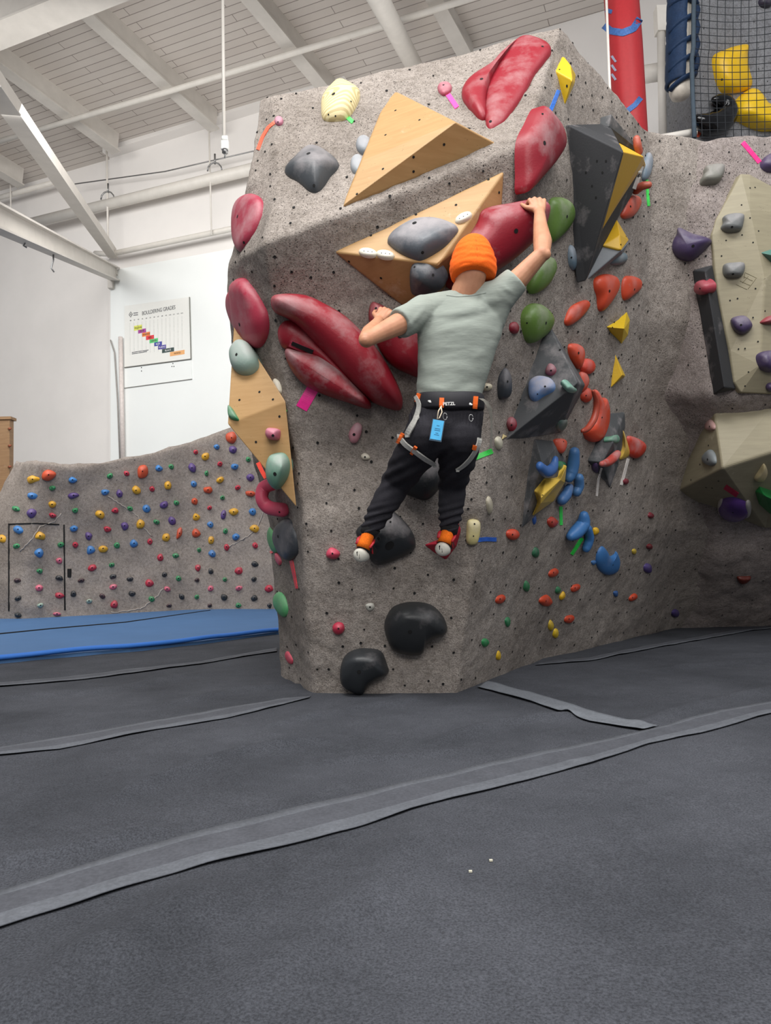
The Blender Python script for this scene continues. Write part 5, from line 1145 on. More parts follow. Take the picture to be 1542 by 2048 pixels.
# --- upper wall behind net
UW = ['upper']
hold('upper yellow crescent fin behind the net', [(1488, 93), (1486, 115), (1490, 150), (1497, 178), (1470, 187), (1445, 187), (1430, 165), (1423, 135), (1425, 112), (1445, 102), (1465, 95)], .2, '#f2c21a', [(1455, 160), (1470, 120)], UW, .0, holes=((1444, 159, .012),), cen=(1458, 145))
hold('lower yellow crescent fin behind the net', [(1497, 180), (1510, 190), (1520, 208), (1545, 215), (1600, 215), (1600, 255), (1545, 263), (1515, 262), (1485, 250), (1465, 235), (1465, 212), (1475, 195)], .2, '#f5c91c', [(1500, 230), (1540, 240)], UW, .0, cen=(1510, 235))
sweep('shiny black crescent hold behind the lower left of the net', [(1428, 199), (1446, 205), (1453, 225), (1440, 243), (1415, 248), (1395, 238)], [5, 14, 19, 21, 18, 8], '#0c0c0e', UW, .08, .0)
bpy.data.objects[[q.name for q in bpy.data.objects if q.get('label', '').startswith('shiny black')][0]].data.materials[0] = m_plain('gloss_black', '#0b0b0d', .12)
for x, y, lab in ((1530, 5, 'dark purple hold at the very top right corner behind the net'),): hold(lab, ell(x, y, 14, 12), .1, '#35303f', None, UW, .1)
tape('orange tape below the shiny black crescent behind the net', [(1407, 252), (1393, 274)], 8, '#ff6a4a', UW)

# --- far wall holds
FC = {'o': ('#cb5232', 'orange'), 'y': ('#dba52c', 'yellow'), 'b': ('#3f7fc0', 'blue'), 'g': ('#3a8f5c', 'green'), 'p': ('#5c4684', 'purple'), 'r': ('#bd3247', 'red'), 'k': ('#33373a', 'black'), 'i': ('#dc6a82', 'pink'), 'n': ('#4a3338', 'brown'), 'v': ('#9fb8a8', 'pale green')}
far = '''o 97 950 14 12|y 65 959 9 8|b 145 960 8 6|g 104 976 7 5|b 64 992 9 7|p 147 991 11 6|y 104 1009 8 8|g 32 1018 8 5|p 63 1027 9 9|r 105 1031 7 5|g 150 1021 7 5|b 36 1059 9 7|b 148 1057 8 6|y 80 1072 9 8|y 3 1077 9 8|g 34 1092 6 5|g 121 1089 6 5|r 150 1089 6 6|b 78 1106 8 8|i 119 1121 6 6|g 79 1142 6 5|n 36 1161 7 4|k 118 1156 7 5|i 78 1176 8 7|r 119 1191 8 7|k 37 1197 7 5|k 147 1187 6 6|v 81 1211 6 4|i 114 1228 7 4|k 37 1230 7 5|n 162 1161 6 4|g 220 952 6 5|r 253 947 6 6|o 285 943 12 12|b 210 985 8 6|p 239 988 7 8|y 272 981 9 8|g 260 1017 6 4|b 293 1017 7 7|r 230 1021 6 5|y 201 1029 9 8|p 249 1052 7 7|y 280 1048 8 8|r 214 1058 7 5|p 177 1073 7 8|b 181 1100 8 8|y 206 1097 9 7|g 234 1090 6 6|b 268 1087 8 7|r 184 1136 8 7|g 223 1130 6 4|k 226 1153 6 5|k 260 1158 6 5|i 226 1174 7 5|n 204 1192 6 5|k 264 1187 6 5|v 178 1202 6 4|r 228 1209 8 7|b 318 937 7 6|g 342 933 6 5|p 384 936 7 9|r 392 904 5 5|y 410 913 7 8|b 434 894 6 6|o 463 876 11 11|p 466 900 7 8|g 497 919 5 5|r 440 927 5 5|b 470 933 6 6|g 413 947 4 6|r 304 978 6 6|y 336 971 7 8|b 387 968 6 6|y 440 960 8 6|p 501 955 7 7|r 476 975 5 5|o 416 980 8 7|o 502 987 10 6|g 445 995 5 4|p 328 1010 9 7|g 353 1006 6 5|o 389 1002 7 7|r 419 1016 5 4|p 447 1029 6 9|y 467 1024 8 7|b 505 1023 7 7|g 313 1044 7 4|p 344 1041 8 8|y 392 1033 7 7|b 421 1049 6 6|g 451 1062 4 6|y 509 1057 8 8|o 359 1067 6 11|o 392 1066 8 9|y 333 1075 8 8|y 422 1081 6 7|b 472 1074 7 7|r 300 1083 5 6|r 453 1094 5 7|r 511 1091 5 6|r 321 1115 6 7|g 351 1112 6 5|g 398 1100 4 5|b 425 1108 7 7|r 396 1136 6 6|k 422 1142 5 6|r 478 1142 7 7|k 510 1128 6 6|k 329 1149 6 5|g 357 1157 5 5|n 395 1160 5 4|g 450 1159 4 4|k 509 1158 5 5|r 298 1166 8 8|i 334 1178 6 5|i 421 1177 5 5|i 478 1176 6 5|r 538 1177 7 7|k 363 1193 6 6|g 394 1194 5 4|k 448 1194 6 6|k 509 1196 6 6|g 303 1198 6 5|n 338 1211 5 4|n 420 1211 5 4|g 477 1211 5 5|k 539 1211 4 5'''
FL = []
for s in far.split('|'):
    c, x, y, a, b_ = s.split(); FL.append((c, int(x), int(y), int(a), int(b_)))
rowy = [(0, 965), (965, 1000), (1000, 1038), (1038, 1078), (1078, 1118), (1118, 1150), (1150, 1183), (1183, 1204), (1204, 1260)]
rown = ['top row', 'second row from the top', 'third row from the top', 'fourth row from the top', 'middle row', 'fourth row from the bottom', 'third row from the bottom', 'second row from the bottom', 'bottom row']
ordn = ['first', 'second', 'third', 'fourth', 'fifth', 'sixth', 'seventh', 'eighth', 'ninth', 'tenth', 'eleventh', 'twelfth']
for ri, (y0, y1) in enumerate(rowy):
    for cc_ in FC:
        it = sorted([q for q in FL if q[0] == cc_ and y0 <= q[2] < y1], key=lambda q: q[1])
        for k, q in enumerate(it):
            c, x, y, a, b_ = q; nm = FC[c][1]
            size = 'large' if a >= 11 else 'small'
            if len(it) == 1: lab = 'the only %s hold on the far wall in its %s' % (nm, rown[ri].replace('from the', 'from'))
            else: lab = '%s %s hold from the left, far wall, %s' % (ordn[k], nm, rown[ri].replace('from the', 'from'))
            rnd = random.Random(x * 31 + y)
            kk = rnd.choice([5, 6, 7])
            hold(lab, ell(x, y, a * 1.05, b_ * 1.05, rnd.uniform(-25, 25), kk, .2, x * y), .05 + .004 * a, FC[c][0], (x + rnd.uniform(-1, 1), y - 1.5), ['far'], .1 if c not in 'iv' else .3, K=5, n=18, power=1.8, lump=.06,
                 holes=((x, y - .5, .011),), group='small colourful holds on the far wall', name='climbing_hold', rough=.6)
# ================================================================== THE CLIMBER
person = empty('person', P(890, 830, 3.5), 'climber seen from behind in orange beanie, grey-green t-shirt and black trousers, hanging on the boulder', 'person')
def remesh(o, vox, it, fac=0.5):
    r = o.modifiers.new('remesh', 'REMESH'); r.mode = 'VOXEL'; r.voxel_size = vox; r.use_smooth_shade = True
    s = o.modifiers.new('smooth', 'SMOOTH'); s.factor = fac; s.iterations = it
    return bake(o)
m, nt, b = newmat('skin'); co = objco(nt)
nt.links.new(ramp(nt, noise_n(nt, co, 14, 4, .6), [(0.3, lin('#b47c5e')), (0.7, lin('#c69070'))]), b.inputs['Base Color']); b.inputs['Roughness'].default_value = 0.55
b.inputs['Subsurface Weight'].default_value = 0.08; b.inputs['Subsurface Radius'].default_value = (0.02, 0.008, 0.005); bump(nt, b, noise_n(nt, co, 160, 2), .12, .001); MAT['skin'] = m
YS = 3.42
# joints
shL, shR = P(852, 622, 3.44), P(1000, 592, 3.42)
elL, elR = P(733, 679, 3.24), P(1084, 508, 3.36)
hitR = cast(1068, 402, ['righthold']); hitL = cast(776, 634, ['lefthold'])
hR = cast(1060, 415, ['righthold']); yR = hR[0].y if hR else 3.55; yL = hitL[0].y if hitL else 3.6
print('HAND', yR, yL)
wrL = P(758, 641, yL - .075); wrR = P(1079, 424, yR - .045)
# ---- skin: head, neck, arms, hands (one surface)
mb = MB()
def limb(pts):
    for (a, ra), (b2, rb) in zip(pts[:-1], pts[1:]): mb.capsule(a, ra, b2, rb, 16)
# arms with muscle shape
mL = shL.lerp(elL, .5)
limb([(shL, .055), (mL, .050), (elL.lerp(shL, .12), .037), (elL, .034)])
limb([(elL, .036), (elL.lerp(wrL, .28), .043), (elL.lerp(wrL, .65), .033), (wrL, .025)])
mb.ball(elL + Vector((-.005, -.012, -.008)), .027)
mR = shR.lerp(elR, .5)
limb([(shR, .056), (shR.lerp(elR, .45) + Vector((0, .0, -.006)), .049), (elR.lerp(shR, .12), .038), (elR, .035)])
limb([(elR, .037), (elR.lerp(wrR, .28) + Vector((.006, 0, 0)), .044), (elR.lerp(wrR, .65), .034), (wrR, .026)])
mb.ball(elR + Vector((.014, -.01, -.006)), .026)
# head and neck
hc = P(945, 527, 3.40); S_ = .98
mb.ball(hc + Vector((.0, .01, .03)), (.074, .090, .078)); mb.ball(hc + Vector((.004, .05, -.055)), (.056, .055, .06)); mb.ball(hc + Vector((0, .02, -.02)), (.073, .085, .08))
mb.capsule(hc + Vector((0, -.01, -.05)), .064, P(932, 588, 3.43), .070, 18); mb.capsule(P(932, 582, 3.43), .068, P(930, 612, 3.48), .066, 18)
mb.capsule(P(925, 598, 3.45), .055, shL, .05, 16); mb.capsule(P(940, 592, 3.45), .055, shR, .05, 16)
# ears, nose, jaw (face turned to the wall)
for sx in (-1, 1):
    mb.ball(hc + Vector((sx * .079, .015, -.035)), (.010, .022, .032))
mb.capsule(hc + Vector((0, .118, .0)), .008, hc + Vector((0, .132, -.028)), .013); mb.ball(hc + Vector((0, .105, -.068)), (.026, .012, .010)); mb.ball(hc + Vector((0, .092, -.1)), (.022, .018, .016))
for sx in (-1, 1): mb.ball(hc + Vector((sx * .032, .092, .002)), (.017, .014, .012)); mb.ball(hc + Vector((sx * .038, .085, -.035)), (.022, .02, .02))
def hand(wr, fwd, back, side, curl, thumb=1, spread=1.0, palm=.085, sc=1.0):
    """wr wrist; fwd along the back of the hand; back = outward normal of the hand's back; side = towards the little finger"""
    fwd = fwd.normalized(); back = (back - fwd * back.dot(fwd)).normalized(); side = fwd.cross(back) * (1 if fwd.cross(back).dot(side) > 0 else -1); side.normalize()
    kn = []
    for k, (off, ln) in enumerate(((-.030, .97), (-.010, 1.0), (.011, .96), (.030, .88))):
        a = wr + side * off * .55 + fwd * .008; kpt = wr + side * off * spread + fwd * palm * ln + back * (.004 if k in (1, 2) else 0)
        mb.capsule(a, .0155, kpt, .0115, 10); kn.append(kpt)
    mb.capsule(wr + fwd * .02 - side * .012, .020, wr + fwd * .062 - side * .008, .017, 10); mb.capsule(wr + fwd * .02 + side * .012, .019, wr + fwd * .06 + side * .01, .016, 10)
    sc_ = sc
    Ls = ((.042, .025, .020), (.046, .029, .021), (.043, .027, .021), (.034, .020, .018)); Rr = [q_ * sc for q_ in (.0092, .0095, .0090, .0080)]
    tips = []
    for k in range(4):
        p = kn[k]; d = fwd + side * (k - 1.5) * .07; d.normalize(); r = Rr[k]; c = curl[k] if isinstance(curl[0], (list, tuple)) else curl
        for j in range(3):
            q = Matrix.Rotation(math.radians(c[j]), 3, side); d2 = q @ d
            if (d2 - d).dot(back) > 0: d2 = q.inverted() @ d
            d = d2.normalized(); e_ = p + d * Ls[k][j] * sc; mb.capsule(p, r * (1.08 if j == 0 else 1), e_, r * .92, 9); p = e_; r *= .93
        tips.append((p, d, r))
    t0 = wr + fwd * .022 - side * .026; t1 = t0 + (fwd * .6 - side * .75 - back * .25 * thumb).normalized() * .040; t2 = t1 + (fwd * .85 - side * .35 - back * .35 * thumb).normalized() * .032; t3 = t2 + (fwd * .85 - side * .05 - back * .5 * thumb).normalized() * .024
    mb.capsule(t0, .0155, t1, .0115, 10); mb.capsule(t1, .0112, t2, .0098, 10); mb.capsule(t2, .0098, t3, .0082, 10)
    return tips
# right hand hooked over the top end of the long red hold: the back of the hand faces the viewer, fingers fold over to the upper left
tR = hand(wrR, P(1070, 384, yR + .005) - wrR, Vector((.02, -.92, .35)), Vector((1, 0, .1)), (70, 45, 20), 1, 1.2, .086, 1.15)
tL = hand(wrL, P(778, 612, yL - .03) - wrL, Vector((-.25, -.9, .25)), Vector((1, 0, .35)), (50, 46, 25), 1, 1.1, .084, 1.1)
body = mb.build('body', MAT['skin'], person); remesh(body, .0042, 3, .5)
# ---- beanie
m, nt, b = newmat('orange_fleece'); co = objco(nt); f = noise_n(nt, co, 260, 2)
nt.links.new(ramp(nt, f, [(0.3, lin('#f05a00')), (0.7, lin('#ff7208'))]), b.inputs['Base Color']); b.inputs['Roughness'].default_value = 0.9
wv = N(nt, 'ShaderNodeTexWave', wave_type='BANDS', bands_direction='Z'); wv.inputs['Scale'].default_value = 11; wv.inputs['Distortion'].default_value = 5; wv.inputs['Detail'].default_value = 2; wv.inputs['Detail Scale'].default_value = 1.2; nt.links.new(co, wv.inputs['Vector'])
bump(nt, b, mathn(nt, 'ADD', mathn(nt, 'MULTIPLY', wv.outputs['Fac'], .8), mathn(nt, 'MULTIPLY', f, .15)), .18, .012)
secs = []
bc = P(947, 545, 3.395)
tilt = Matrix.Rotation(math.radians(3), 3, 'Y') @ Matrix.Rotation(math.radians(-8), 3, 'X')
for z, rx, ry in ((-.024, .094, .106), (-.018, .101, .113), (-.006, .107, .118), (.012, .1105, .121), (.03, .110, .120), (.05, .1065, .117), (.07, .102, .113), (.09, .096, .107), (.11, .088, .099), (.13, .077, .088), (.148, .062, .072), (.162, .044, .052), (.172, .024, .03), (.176, .008, .01)):
    secs.append((bc + tilt @ Vector((0, .012, z if z < 0 else z * 1.1)), tilt @ Vector((rx, 0, 0)), tilt @ Vector((0, ry, 0))))
mb = MB(); mb.loft(secs, 40); bn = mb.build('beanie', m, person)
sb = bn.modifiers.new('sub', 'SUBSURF'); sb.levels = sb.render_levels = 1; bake(bn)
for v in bn.data.vertices:
    p = v.co.copy(); 
    w = math.exp(-((p.z - (-.02)) / .05) ** 2); v.co += Vector((p.x, p.y, 0)).normalized() * (.0028 * math.sin(p.z * 170 + 3.5 * noise.noise(p * 9)) * w + .003 * noise.noise(p * 16))
TARGETS['beanie'] = bvh_of(bn)
mb = MB(); sp = [cast(x, y, ['beanie']) for x, y in ((950, 467), (952, 480), (954, 496), (955, 512), (955, 530), (953, 548))]
mb.tube([h[0] for h in sp if h], .0016, 6); mb.build('seam', m_plain('orange_seam', '#c94a00', .9), bn)
# ---- shirt
m, nt, b = newmat('heather_jersey'); co = objco(nt)
mp = N(nt, 'ShaderNodeMapping'); mp.inputs['Scale'].default_value = (14, 14, 190); nt.links.new(co, mp.inputs['Vector']); f = noise_n(nt, mp.outputs[0], 1.0, 4, .7)
nt.links.new(ramp(nt, f, [(0.2, lin('#878e87')), (0.8, lin('#9ba299'))]), b.inputs['Base Color']); b.inputs['Roughness'].default_value = 0.95
b.inputs['Specular IOR Level'].default_value = .2
mp2 = N(nt, 'ShaderNodeMapping'); mp2.inputs['Scale'].default_value = (5, 5, 11); mp2.inputs['Rotation'].default_value = (0, .5, 0); nt.links.new(co, mp2.inputs['Vector'])
bump(nt, b, mathn(nt, 'ADD', mathn(nt, 'MULTIPLY', noise_n(nt, mp2.outputs[0], 1.4, 3, .5), 1.0), mathn(nt, 'MULTIPLY', f, .05)), .3, .02); MAT['shirt'] = m
def sec(y, xl, xr, Y, dep, n_=0):
    a = P(xl, y, Y); c = P(xr, y, Y); return ((a + c) / 2, (c - a) / 2, Vector((0, dep, 0)))
mb = MB()
mb.loft([sec(588, 892, 966, 3.44, .060), sec(597, 868, 988, 3.445, .075), sec(615, 846, 1004, 3.45, .098), sec(640, 838, 1006, 3.45, .115), sec(672, 834, 1001, 3.45, .120), sec(700, 836, 992, 3.455, .118),
         sec(735, 835, 982, 3.46, .112), sec(765, 834, 972, 3.465, .110), sec(785, 833, 965, 3.47, .112), sec(797, 834, 962, 3.475, .113)], 40)
# sleeves
def sleeve(a, b2, pts):
    for (p, rp), (q, rq) in zip(pts[:-1], pts[1:]): mb.capsule(p, rp, q, rq, 20)
dL = (elL - shL); dR = (elR - shR)
cuL = shL + dL * .46; cuR = shR + dR * .40
def cone(a, ra, b2, rb, fl=1.0):
    d = (b2 - a).normalized(); mb.tube([a - d * .02, a, a.lerp(b2, .5), b2, b2 + d * .002], [ra * .8, ra, (ra + rb) / 2, rb, rb * .96], 24, True, fl)
mb.capsule(P(905, 618, 3.45), .085, shL, .076, 20); cone(shL, .080, cuL, .068)
mb.capsule(P(955, 608, 3.45), .088, shR, .078, 20); cone(shR, .080, cuR, .064)
mb.capsule(P(985, 640, 3.45), .06, shR, .072, 18); mb.capsule(P(862, 650, 3.45), .058, shL, .07, 18)
mb.capsule(P(905, 602, 3.43), .045, P(950, 596, 3.43), .05, 18)
shirt = mb.build('shirt', MAT['shirt'], person); remesh(shirt, .0065, 6, .5)
# drape folds as real relief
off = wloc(shirt)
folds = [((1000, 600), (905, 626), .017, .008), ((990, 622), (880, 648), .014, -.007), ((1010, 640), (985, 700), .015, .008), ((846, 620), (812, 660), .010, .007), ((860, 640), (838, 676), .012, -.007), ((965, 592), (972, 625), .008, .006), ((955, 588), (958, 622), .007, -.005),
         ((838, 770), (900, 785), .014, .006), ((960, 760), (900, 780), .016, -.006), ((975, 700), (940, 720), .018, .006), ((833, 700), (850, 745), .014, .005), ((1004, 572), (1030, 590), .007, .005)]
for v in shirt.data.vertices:
    w = v.co + off; px, py = proj(w); dd = 0
    if w.y < 3.5:
        for a, c, wd_, hh in folds:
            ax, ay = a; dx, dy = c[0] - ax, c[1] - ay; t = max(0, min(1, ((px - ax) * dx + (py - ay) * dy) / (dx * dx + dy * dy)))
            q = math.hypot(px - ax - dx * t, py - ay - dy * t) / 560; dd += hh * .75 * math.exp(-(q / wd_) ** 2) * math.sin(PI * min(1, max(.12, t * .8 + .15)))
    dd += .0035 * noise.noise(w * 11) + .002 * noise.noise(Vector((w.x * 9, w.y * 9, w.z * 34)))
    v.co += v.normal * dd
shirt.data.update(); TARGETS['shirt'] = bvh_of(shirt)
cl_ = ribbon([(893, 589), (915, 592), (945, 590), (972, 584)], 4, ['shirt'], .002, 16, 'collar', .002, shirt, m_plain('shirt_rib', '#929991', .95), maxjump=.2)
# ---- trousers
TL = cast(745, 1094)[0].y - .015; TR = cast(896, 1084)[0].y - .015
hiL, hiR = P(853, 872, 3.49), P(921, 874, 3.49); knL, knR = P(797, 958, 3.80), P(906, 962, 3.80); anL, anR = P(741, 1058, TL - .20), P(899, 1054, TR - .20)
mb = MB()
mb.loft([sec(790, 836, 960, 3.475, .10), sec(806, 830, 964, 3.48, .11), sec(830, 818, 968, 3.49, .118), sec(855, 811, 966, 3.50, .125), sec(885, 812, 962, 3.51, .118), sec(905, 830, 945, 3.53, .09)], 36)
def leg(h, k, a, r):
    pts = [(h, r[0]), (h.lerp(k, .5), r[1]), (k, r[2]), (k.lerp(a, .35), r[3]), (k.lerp(a, .75), r[4]), (a, r[5])]
    for (p, rp), (q, rq) in zip(pts[:-1], pts[1:]): mb.capsule(p, rp, q, rq, 22)
leg(hiL, knL, anL, (.105, .096, .080, .072, .060, .048)); leg(hiR, knR, anR, (.100, .092, .074, .068, .060, .046))
mb.ball(P(850, 868, 3.46), (.085, .09, .095)); mb.ball(P(920, 870, 3.46), (.085, .09, .095))
MAT['trousers'] = m_fabric('black_cotton', '#2e2d32', .2, 240, .3, 6, .9)
tr = mb.build('trousers', MAT['trousers'], person); remesh(tr, .0065, 8, .5); off = wloc(tr)
for v in tr.data.vertices:
    w = v.co + off; px, py = proj(w); d_ = .005 * noise.noise(w * 9) + .003 * noise.noise(w * 20)
    if py > 1000: d_ += .006 * math.sin((py - 1000) * .42 + px * .12) * min(1, (py - 1000) / 30)
    if 905 < py < 1000: d_ += .006 * math.sin(py * .26 + px * .13) * math.exp(-((py - 950) / 35) ** 2)
    if 828 < py < 850: d_ += .003 * math.sin(px * .9)
    v.co += v.normal * d_
tr.data.update(); TARGETS['trousers'] = bvh_of(tr)
# elastic cuffs
for a, k in ((anL, knL), (anR, knR)):
    d = (a - k).normalized(); mb = MB(); mb.tube([a - d * .012, a + d * .012, a + d * .034], [.050, .046, .042], 24); mb.build('cuff', m_plain('black_rib', '#101012', .95), tr)
# ---- socks + shoes
sock = m_fabric('orange_knit', '#e8701c', .15, 180, .3, 12, .9)
heL, heR = P(722, 1106, TL - .235), P(886, 1094, TR - .235)
for a, h in ((anL, heL), (anR, heR)):
    mb = MB(); mb.tube([a, a.lerp(h, .3), a.lerp(h, .62), a.lerp(h, .8)], [.036, .033, .034, .036], 22); mb.build('sock', sock, person)
shoe_b = m_plain('shoe_black', '#19181a', .6); shoe_r = m_plain('shoe_red', '#b5252f', .55); shoe_w = m_plain('heel_rubber_pale', '#cfccc0', .55, 0, .05, 30)
def shoe(he, toe, an, lab):
    """snug climbing shoe from heel to toe, the heel towards the viewer"""
    d = (toe - he).normalized(); up = (an - he).normalized(); up = (up - d * up.dot(d)).normalized(); s = d.cross(up)
    L = (toe - he).length; mb = MB()
    P_ = lambda t, u, w: he + d * L * t + up * u + s * w
    mb.loft([(P_(-.03, .0, 0), s * .014, up * .018), (P_(.04, .004, 0), s * .030, up * .036), (P_(.2, .012, 0), s * .036, up * .046), (P_(.4, .012, 0), s * .039, up * .042), (P_(.62, .0, 0), s * .043, up * .034), (P_(.82, -.010, .0), s * .040, up * .026), (P_(.95, -.014, 0), s * .028, up * .018), (P_(1.0, -.014, 0), s * .012, up * .008)], 24)
    sh = mb.build('climbing_shoe', shoe_b, person); sh['label'] = lab
    mb = MB(); mb.capsule(P_(.14, .020, 0), .036, P_(.15, .036, 0), .038, 20); mb.build('padded_cuff', shoe_b, sh)
    mb = MB(); mb.loft([(P_(-.09, -.006, 0), s * .012, up * .016), (P_(-.06, -.008, 0), s * .030, up * .032), (P_(.02, -.012, 0), s * .039, up * .036), (P_(.12, -.016, 0), s * .041, up * .034), (P_(.22, -.022, 0), s * .040, up * .026)], 24); hl = mb.build('heel_cup', shoe_w, sh); hl['label'] = 'pale rubber heel cup'
    t_ = bvh_of(hl)
    mb = MB()
    for w_, u_ in ((-.016, -.004), (-.002, -.012)):
        mb.capsule(P_(-.075, u_ + .006, w_), .004, P_(-.075, u_ - .010, w_ + .006), .004, 8)
    mb.build('heel_slots', MAT['dark'], hl)
    for sg in (-1, 1):
        mb = MB(); mb.tube([P_(.02, .038, .034 * sg), P_(.12, .062, .040 * sg), P_(.24, .072, .034 * sg)], .010, 8, flat=.6); mb.build('red_pull_tab' if sg < 0 else 'red_trim', shoe_r, sh)
    mb = MB(); mb.tube([P_(.30, .0, .044), P_(.34, .048, .02), P_(.34, .052, -.02), P_(.30, .0, -.044)], .009, 8, flat=.6); mb.build('strap', shoe_r, sh)
shoe(heL, P(745, 1094, TL), anL, 'left climbing shoe, black and red with pale heel')
shoe(heR, P(896, 1084, TR), anR, 'right climbing shoe, black and red with pale heel')
# ---- harness
hm = m_plain('harness_black', '#1b1a20', .7); web = m_fabric('grey_webbing', '#b3b2ac', .12, 120, .2, 20, .8); orn = m_plain('orange_loop', '#ef6a1e', .6)
mb = MB(); n = 48; rings_ = []
def beltc(t, y, gx=0, gd=0):
    c0, ax, ay = sec(y, 831 - gx, 966 + gx, 3.478, .122 + gd); return c0 + ax * math.cos(t) + ay * math.sin(t)
V = []; Fc = []
prof = ((790, -1), (793, 2), (805, 3), (818, 2.5), (824, -1))
for y, g in prof:
    for j in range(n):
        t = 2 * PI * j / n; x_ = math.cos(t); V.append(beltc(t, y + 5 * (1 - abs(x_)) * (1 if math.sin(t) < 0 else -1), g, g * .002))
for i in range(len(prof)):
    for j in range(n): a = i * n + j; b2 = i * n + (j + 1) % n; c = ((i + 1) % len(prof)) * n; Fc.append((a, b2, c + (j + 1) % n, c + j))
har = mk('harness', V, Fc, hm, person); TARGETS['belt'] = bvh_of(har); har['label'] = 'black climbing harness with grey webbing and orange loops'
B_K = ['belt']; TK = ['trousers', 'belt', 'shirt']
for pth, w in (([(839, 787), (834, 804)], 7), ([(884, 796), (883, 818)], 9), ([(951, 793), (949, 817)], 8)): ribbon(pth, w, ['belt', 'shirt'], .005, 6, 'gear_loop_tab', .002, har, orn)['label'] = 'orange tab'
wl = [(829, 788), (842, 806), (838, 825), (828, 850), (815, 872)]
lab_w = m_plain('white_print', '#d9d9d6', .6)
# printed marks on the belt
def belt_text(s, x, y, h):
    cu = bpy.data.curves.new('lettering', 'FONT'); cu.body = s; cu.size = h; cu.extrude = 0.0006; cu.align_x = 'CENTER'; cu.align_y = 'CENTER'; cu.offset = .0006
    to = bpy.data.objects.new('lettering', cu); C.objects.link(to); bpy.context.view_layer.update(); me = bpy.data.meshes.new_from_object(to.evaluated_get(bpy.context.evaluated_depsgraph_get())); bpy.data.objects.remove(to)
    me.materials.clear(); me.materials.append(lab_w); hh = cast(x, y, B_K); nrm = hh[1]; up = Vector((0, 0, 1)); rx = up.cross(nrm).normalized(); R_ = Matrix((rx, nrm.cross(rx), nrm)).transposed()
    for v in me.vertices: v.co = R_ @ v.co
    o = bpy.data.objects.new('lettering', me); C.objects.link(o); o.parent = har; o.location = hh[0] + nrm * .003 - wloc(har)
belt_text('PETZL', 898, 808, .020)
for x, y in ((860, 803), (940, 808)):
    h_ = cast(x, y, B_K); mb = MB(); mb.ball(h_[0] + h_[1] * .001, (.006, .002, .006)); mb.ball(h_[0] + h_[1] * .001 + Vector((.006, 0, -.003)), (.005, .002, .004)); mb.ball(h_[0] + Vector((-.006, 0, .002)), (.004, .002, .004)); mb.build('printed_mark', lab_w, har)
ribbon(wl, (6, 10), TK, .006, 18, 'rise_strap', .003, har, web, maxjump=.15, relax=4)
ribbon([(802, 862), (800, 872), (812, 888), (830, 900), (848, 914), (868, 928)], 8, TK, .007, 26, 'leg_loop', .003, har, web, maxjump=.15, relax=4)
ribbon([(958, 876), (952, 895), (940, 915), (926, 930), (913, 940)], 7, TK, .006, 18, 'leg_loop', .003, har, web, maxjump=.15, relax=4)
for pth, w in (([(809, 868), (798, 886)], 6), ([(833, 892), (824, 906)], 6), ([(948, 890), (946, 898)], 6)): ribbon(pth, w, TK, .011, 5, 'orange_keeper', .002, har, orn)
for x, y, s_ in ((866, 929, .012), (916, 938, .012), (818, 872, .012)):
    h_ = cast(x, y, TK); 
    if h_: mb = MB(); mb.box(h_[0] + h_[1] * .012, (s_ * 1.3, .006, s_)); mb.build('buckle', m_plain('buckle_grey', '#8d8d88', .4), har, smooth=False)
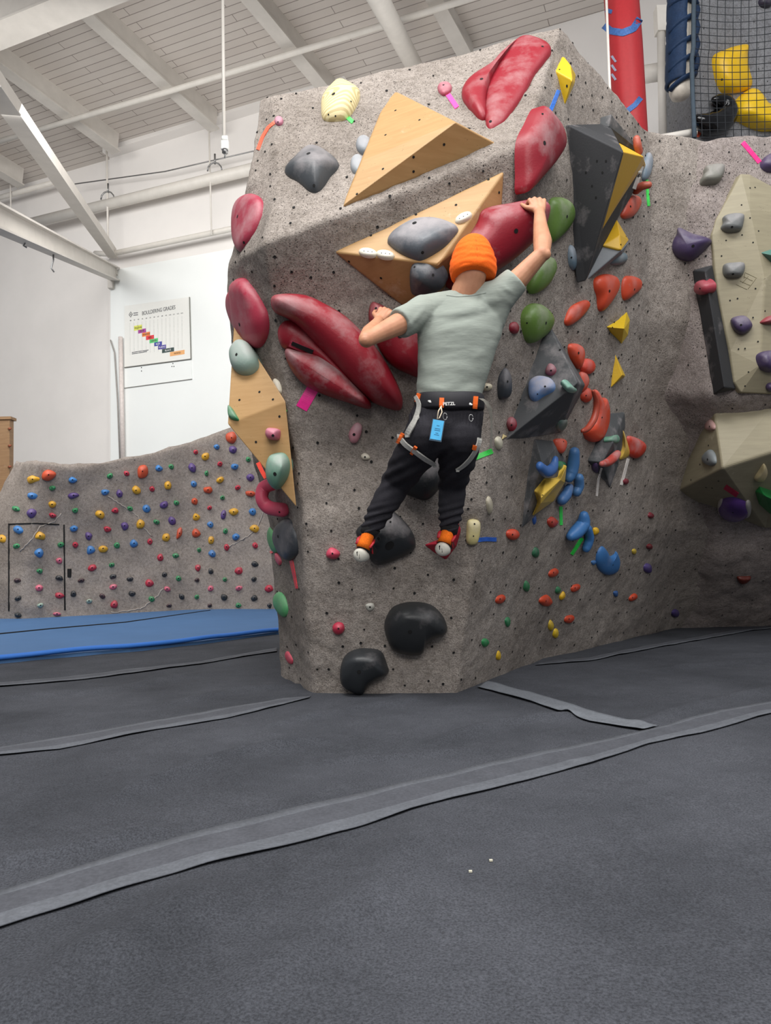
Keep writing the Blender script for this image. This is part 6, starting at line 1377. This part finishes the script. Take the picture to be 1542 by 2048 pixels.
# loose webbing tail on the right side
tail = [P(962, 797, 3.40), P(972, 803, 3.40), P(980, 818, 3.42), P(983, 840, 3.44), P(983, 870, 3.45), P(981, 897, 3.46)]
V = []
for i, p in enumerate(tail):
    for q in (-1, 1): V.append(p + Vector((q * (.011 if i < 3 else .006), (.003 if i < 3 else .010) * q, 0)))
V += [v + Vector((0, .002, 0)) for v in V]; k = len(tail) * 2
o = mk('webbing_tail', V, [(2 * i, 2 * i + 1, 2 * i + 3, 2 * i + 2) for i in range(len(tail) - 1)] + [(k + 2 * i, k + 2 * i + 2, k + 2 * i + 3, k + 2 * i + 1) for i in range(len(tail) - 1)], m_plain('tail_grey', '#77746c', .8), har)
# tag card
tp = P(874, 861, 3.33); rx = Vector((math.cos(math.radians(8)), 0, -math.sin(math.radians(8)) * -1)); 
rot = Matrix.Rotation(math.radians(11), 3, 'Y'); D_ = 3.33 / FPX
mb = MB(); mb.box(tp, (25 * D_, .004, 44 * D_), rot); tg = mb.build('tag_card', m_plain('tag_dark_rim', '#2c4a60', .5), har, smooth=False); tg['label'] = 'light blue hanging tag'
mb = MB(); mb.box(tp + Vector((0, -.003, .002)), (22 * D_, .002, 40 * D_), rot); mb.build('tag_face', m_plain('tag_blue', '#3fa9dc', .5), har, smooth=False)
mb = MB()
for dz, w in ((.022, .012), (.008, .024), (.0, .026), (-.012, .012), (-.02, .022)): mb.box(tp + rot @ Vector((.001, -.0045, dz)), (w, .0008, .0022), rot)
mb.build('tag_print', m_plain('tag_ink', '#1f6a95', .6), har, smooth=False)
mb = MB(); mb.tube([P(883, 812, 3.34), P(877, 822, 3.33), P(874, 838, 3.33), P(879, 836, 3.33), P(884, 824, 3.33), P(882, 813, 3.34)], .0028, 6); mb.build('tag_cord', m_plain('cord', '#cfc0a8', .8), har)
for x, y in ((890, 833), (942, 836)):
    mb = MB(); p = P(x, y, 3.345); mb.tube([p + Vector((.009 * math.cos(t), 0, .016 * math.sin(t))) for t in [k_ * PI / 6 for k_ in range(13)]], .0022, 6); mb.build('small_clip', MAT['bolt'], har)
mb = MB(); mb.tube([wrL + Vector((.026 * math.cos(t), -.008 * math.sin(t) * 1, .0) ) + (elL - wrL).normalized() * .018 + Vector((0, .024 * math.sin(t), .004 * math.cos(t))) for t in [k_ * PI / 10 for k_ in range(21)]], .0022, 6); mb.build('wristband', m_plain('thin_brown_cord', '#6d4630', .7), person)
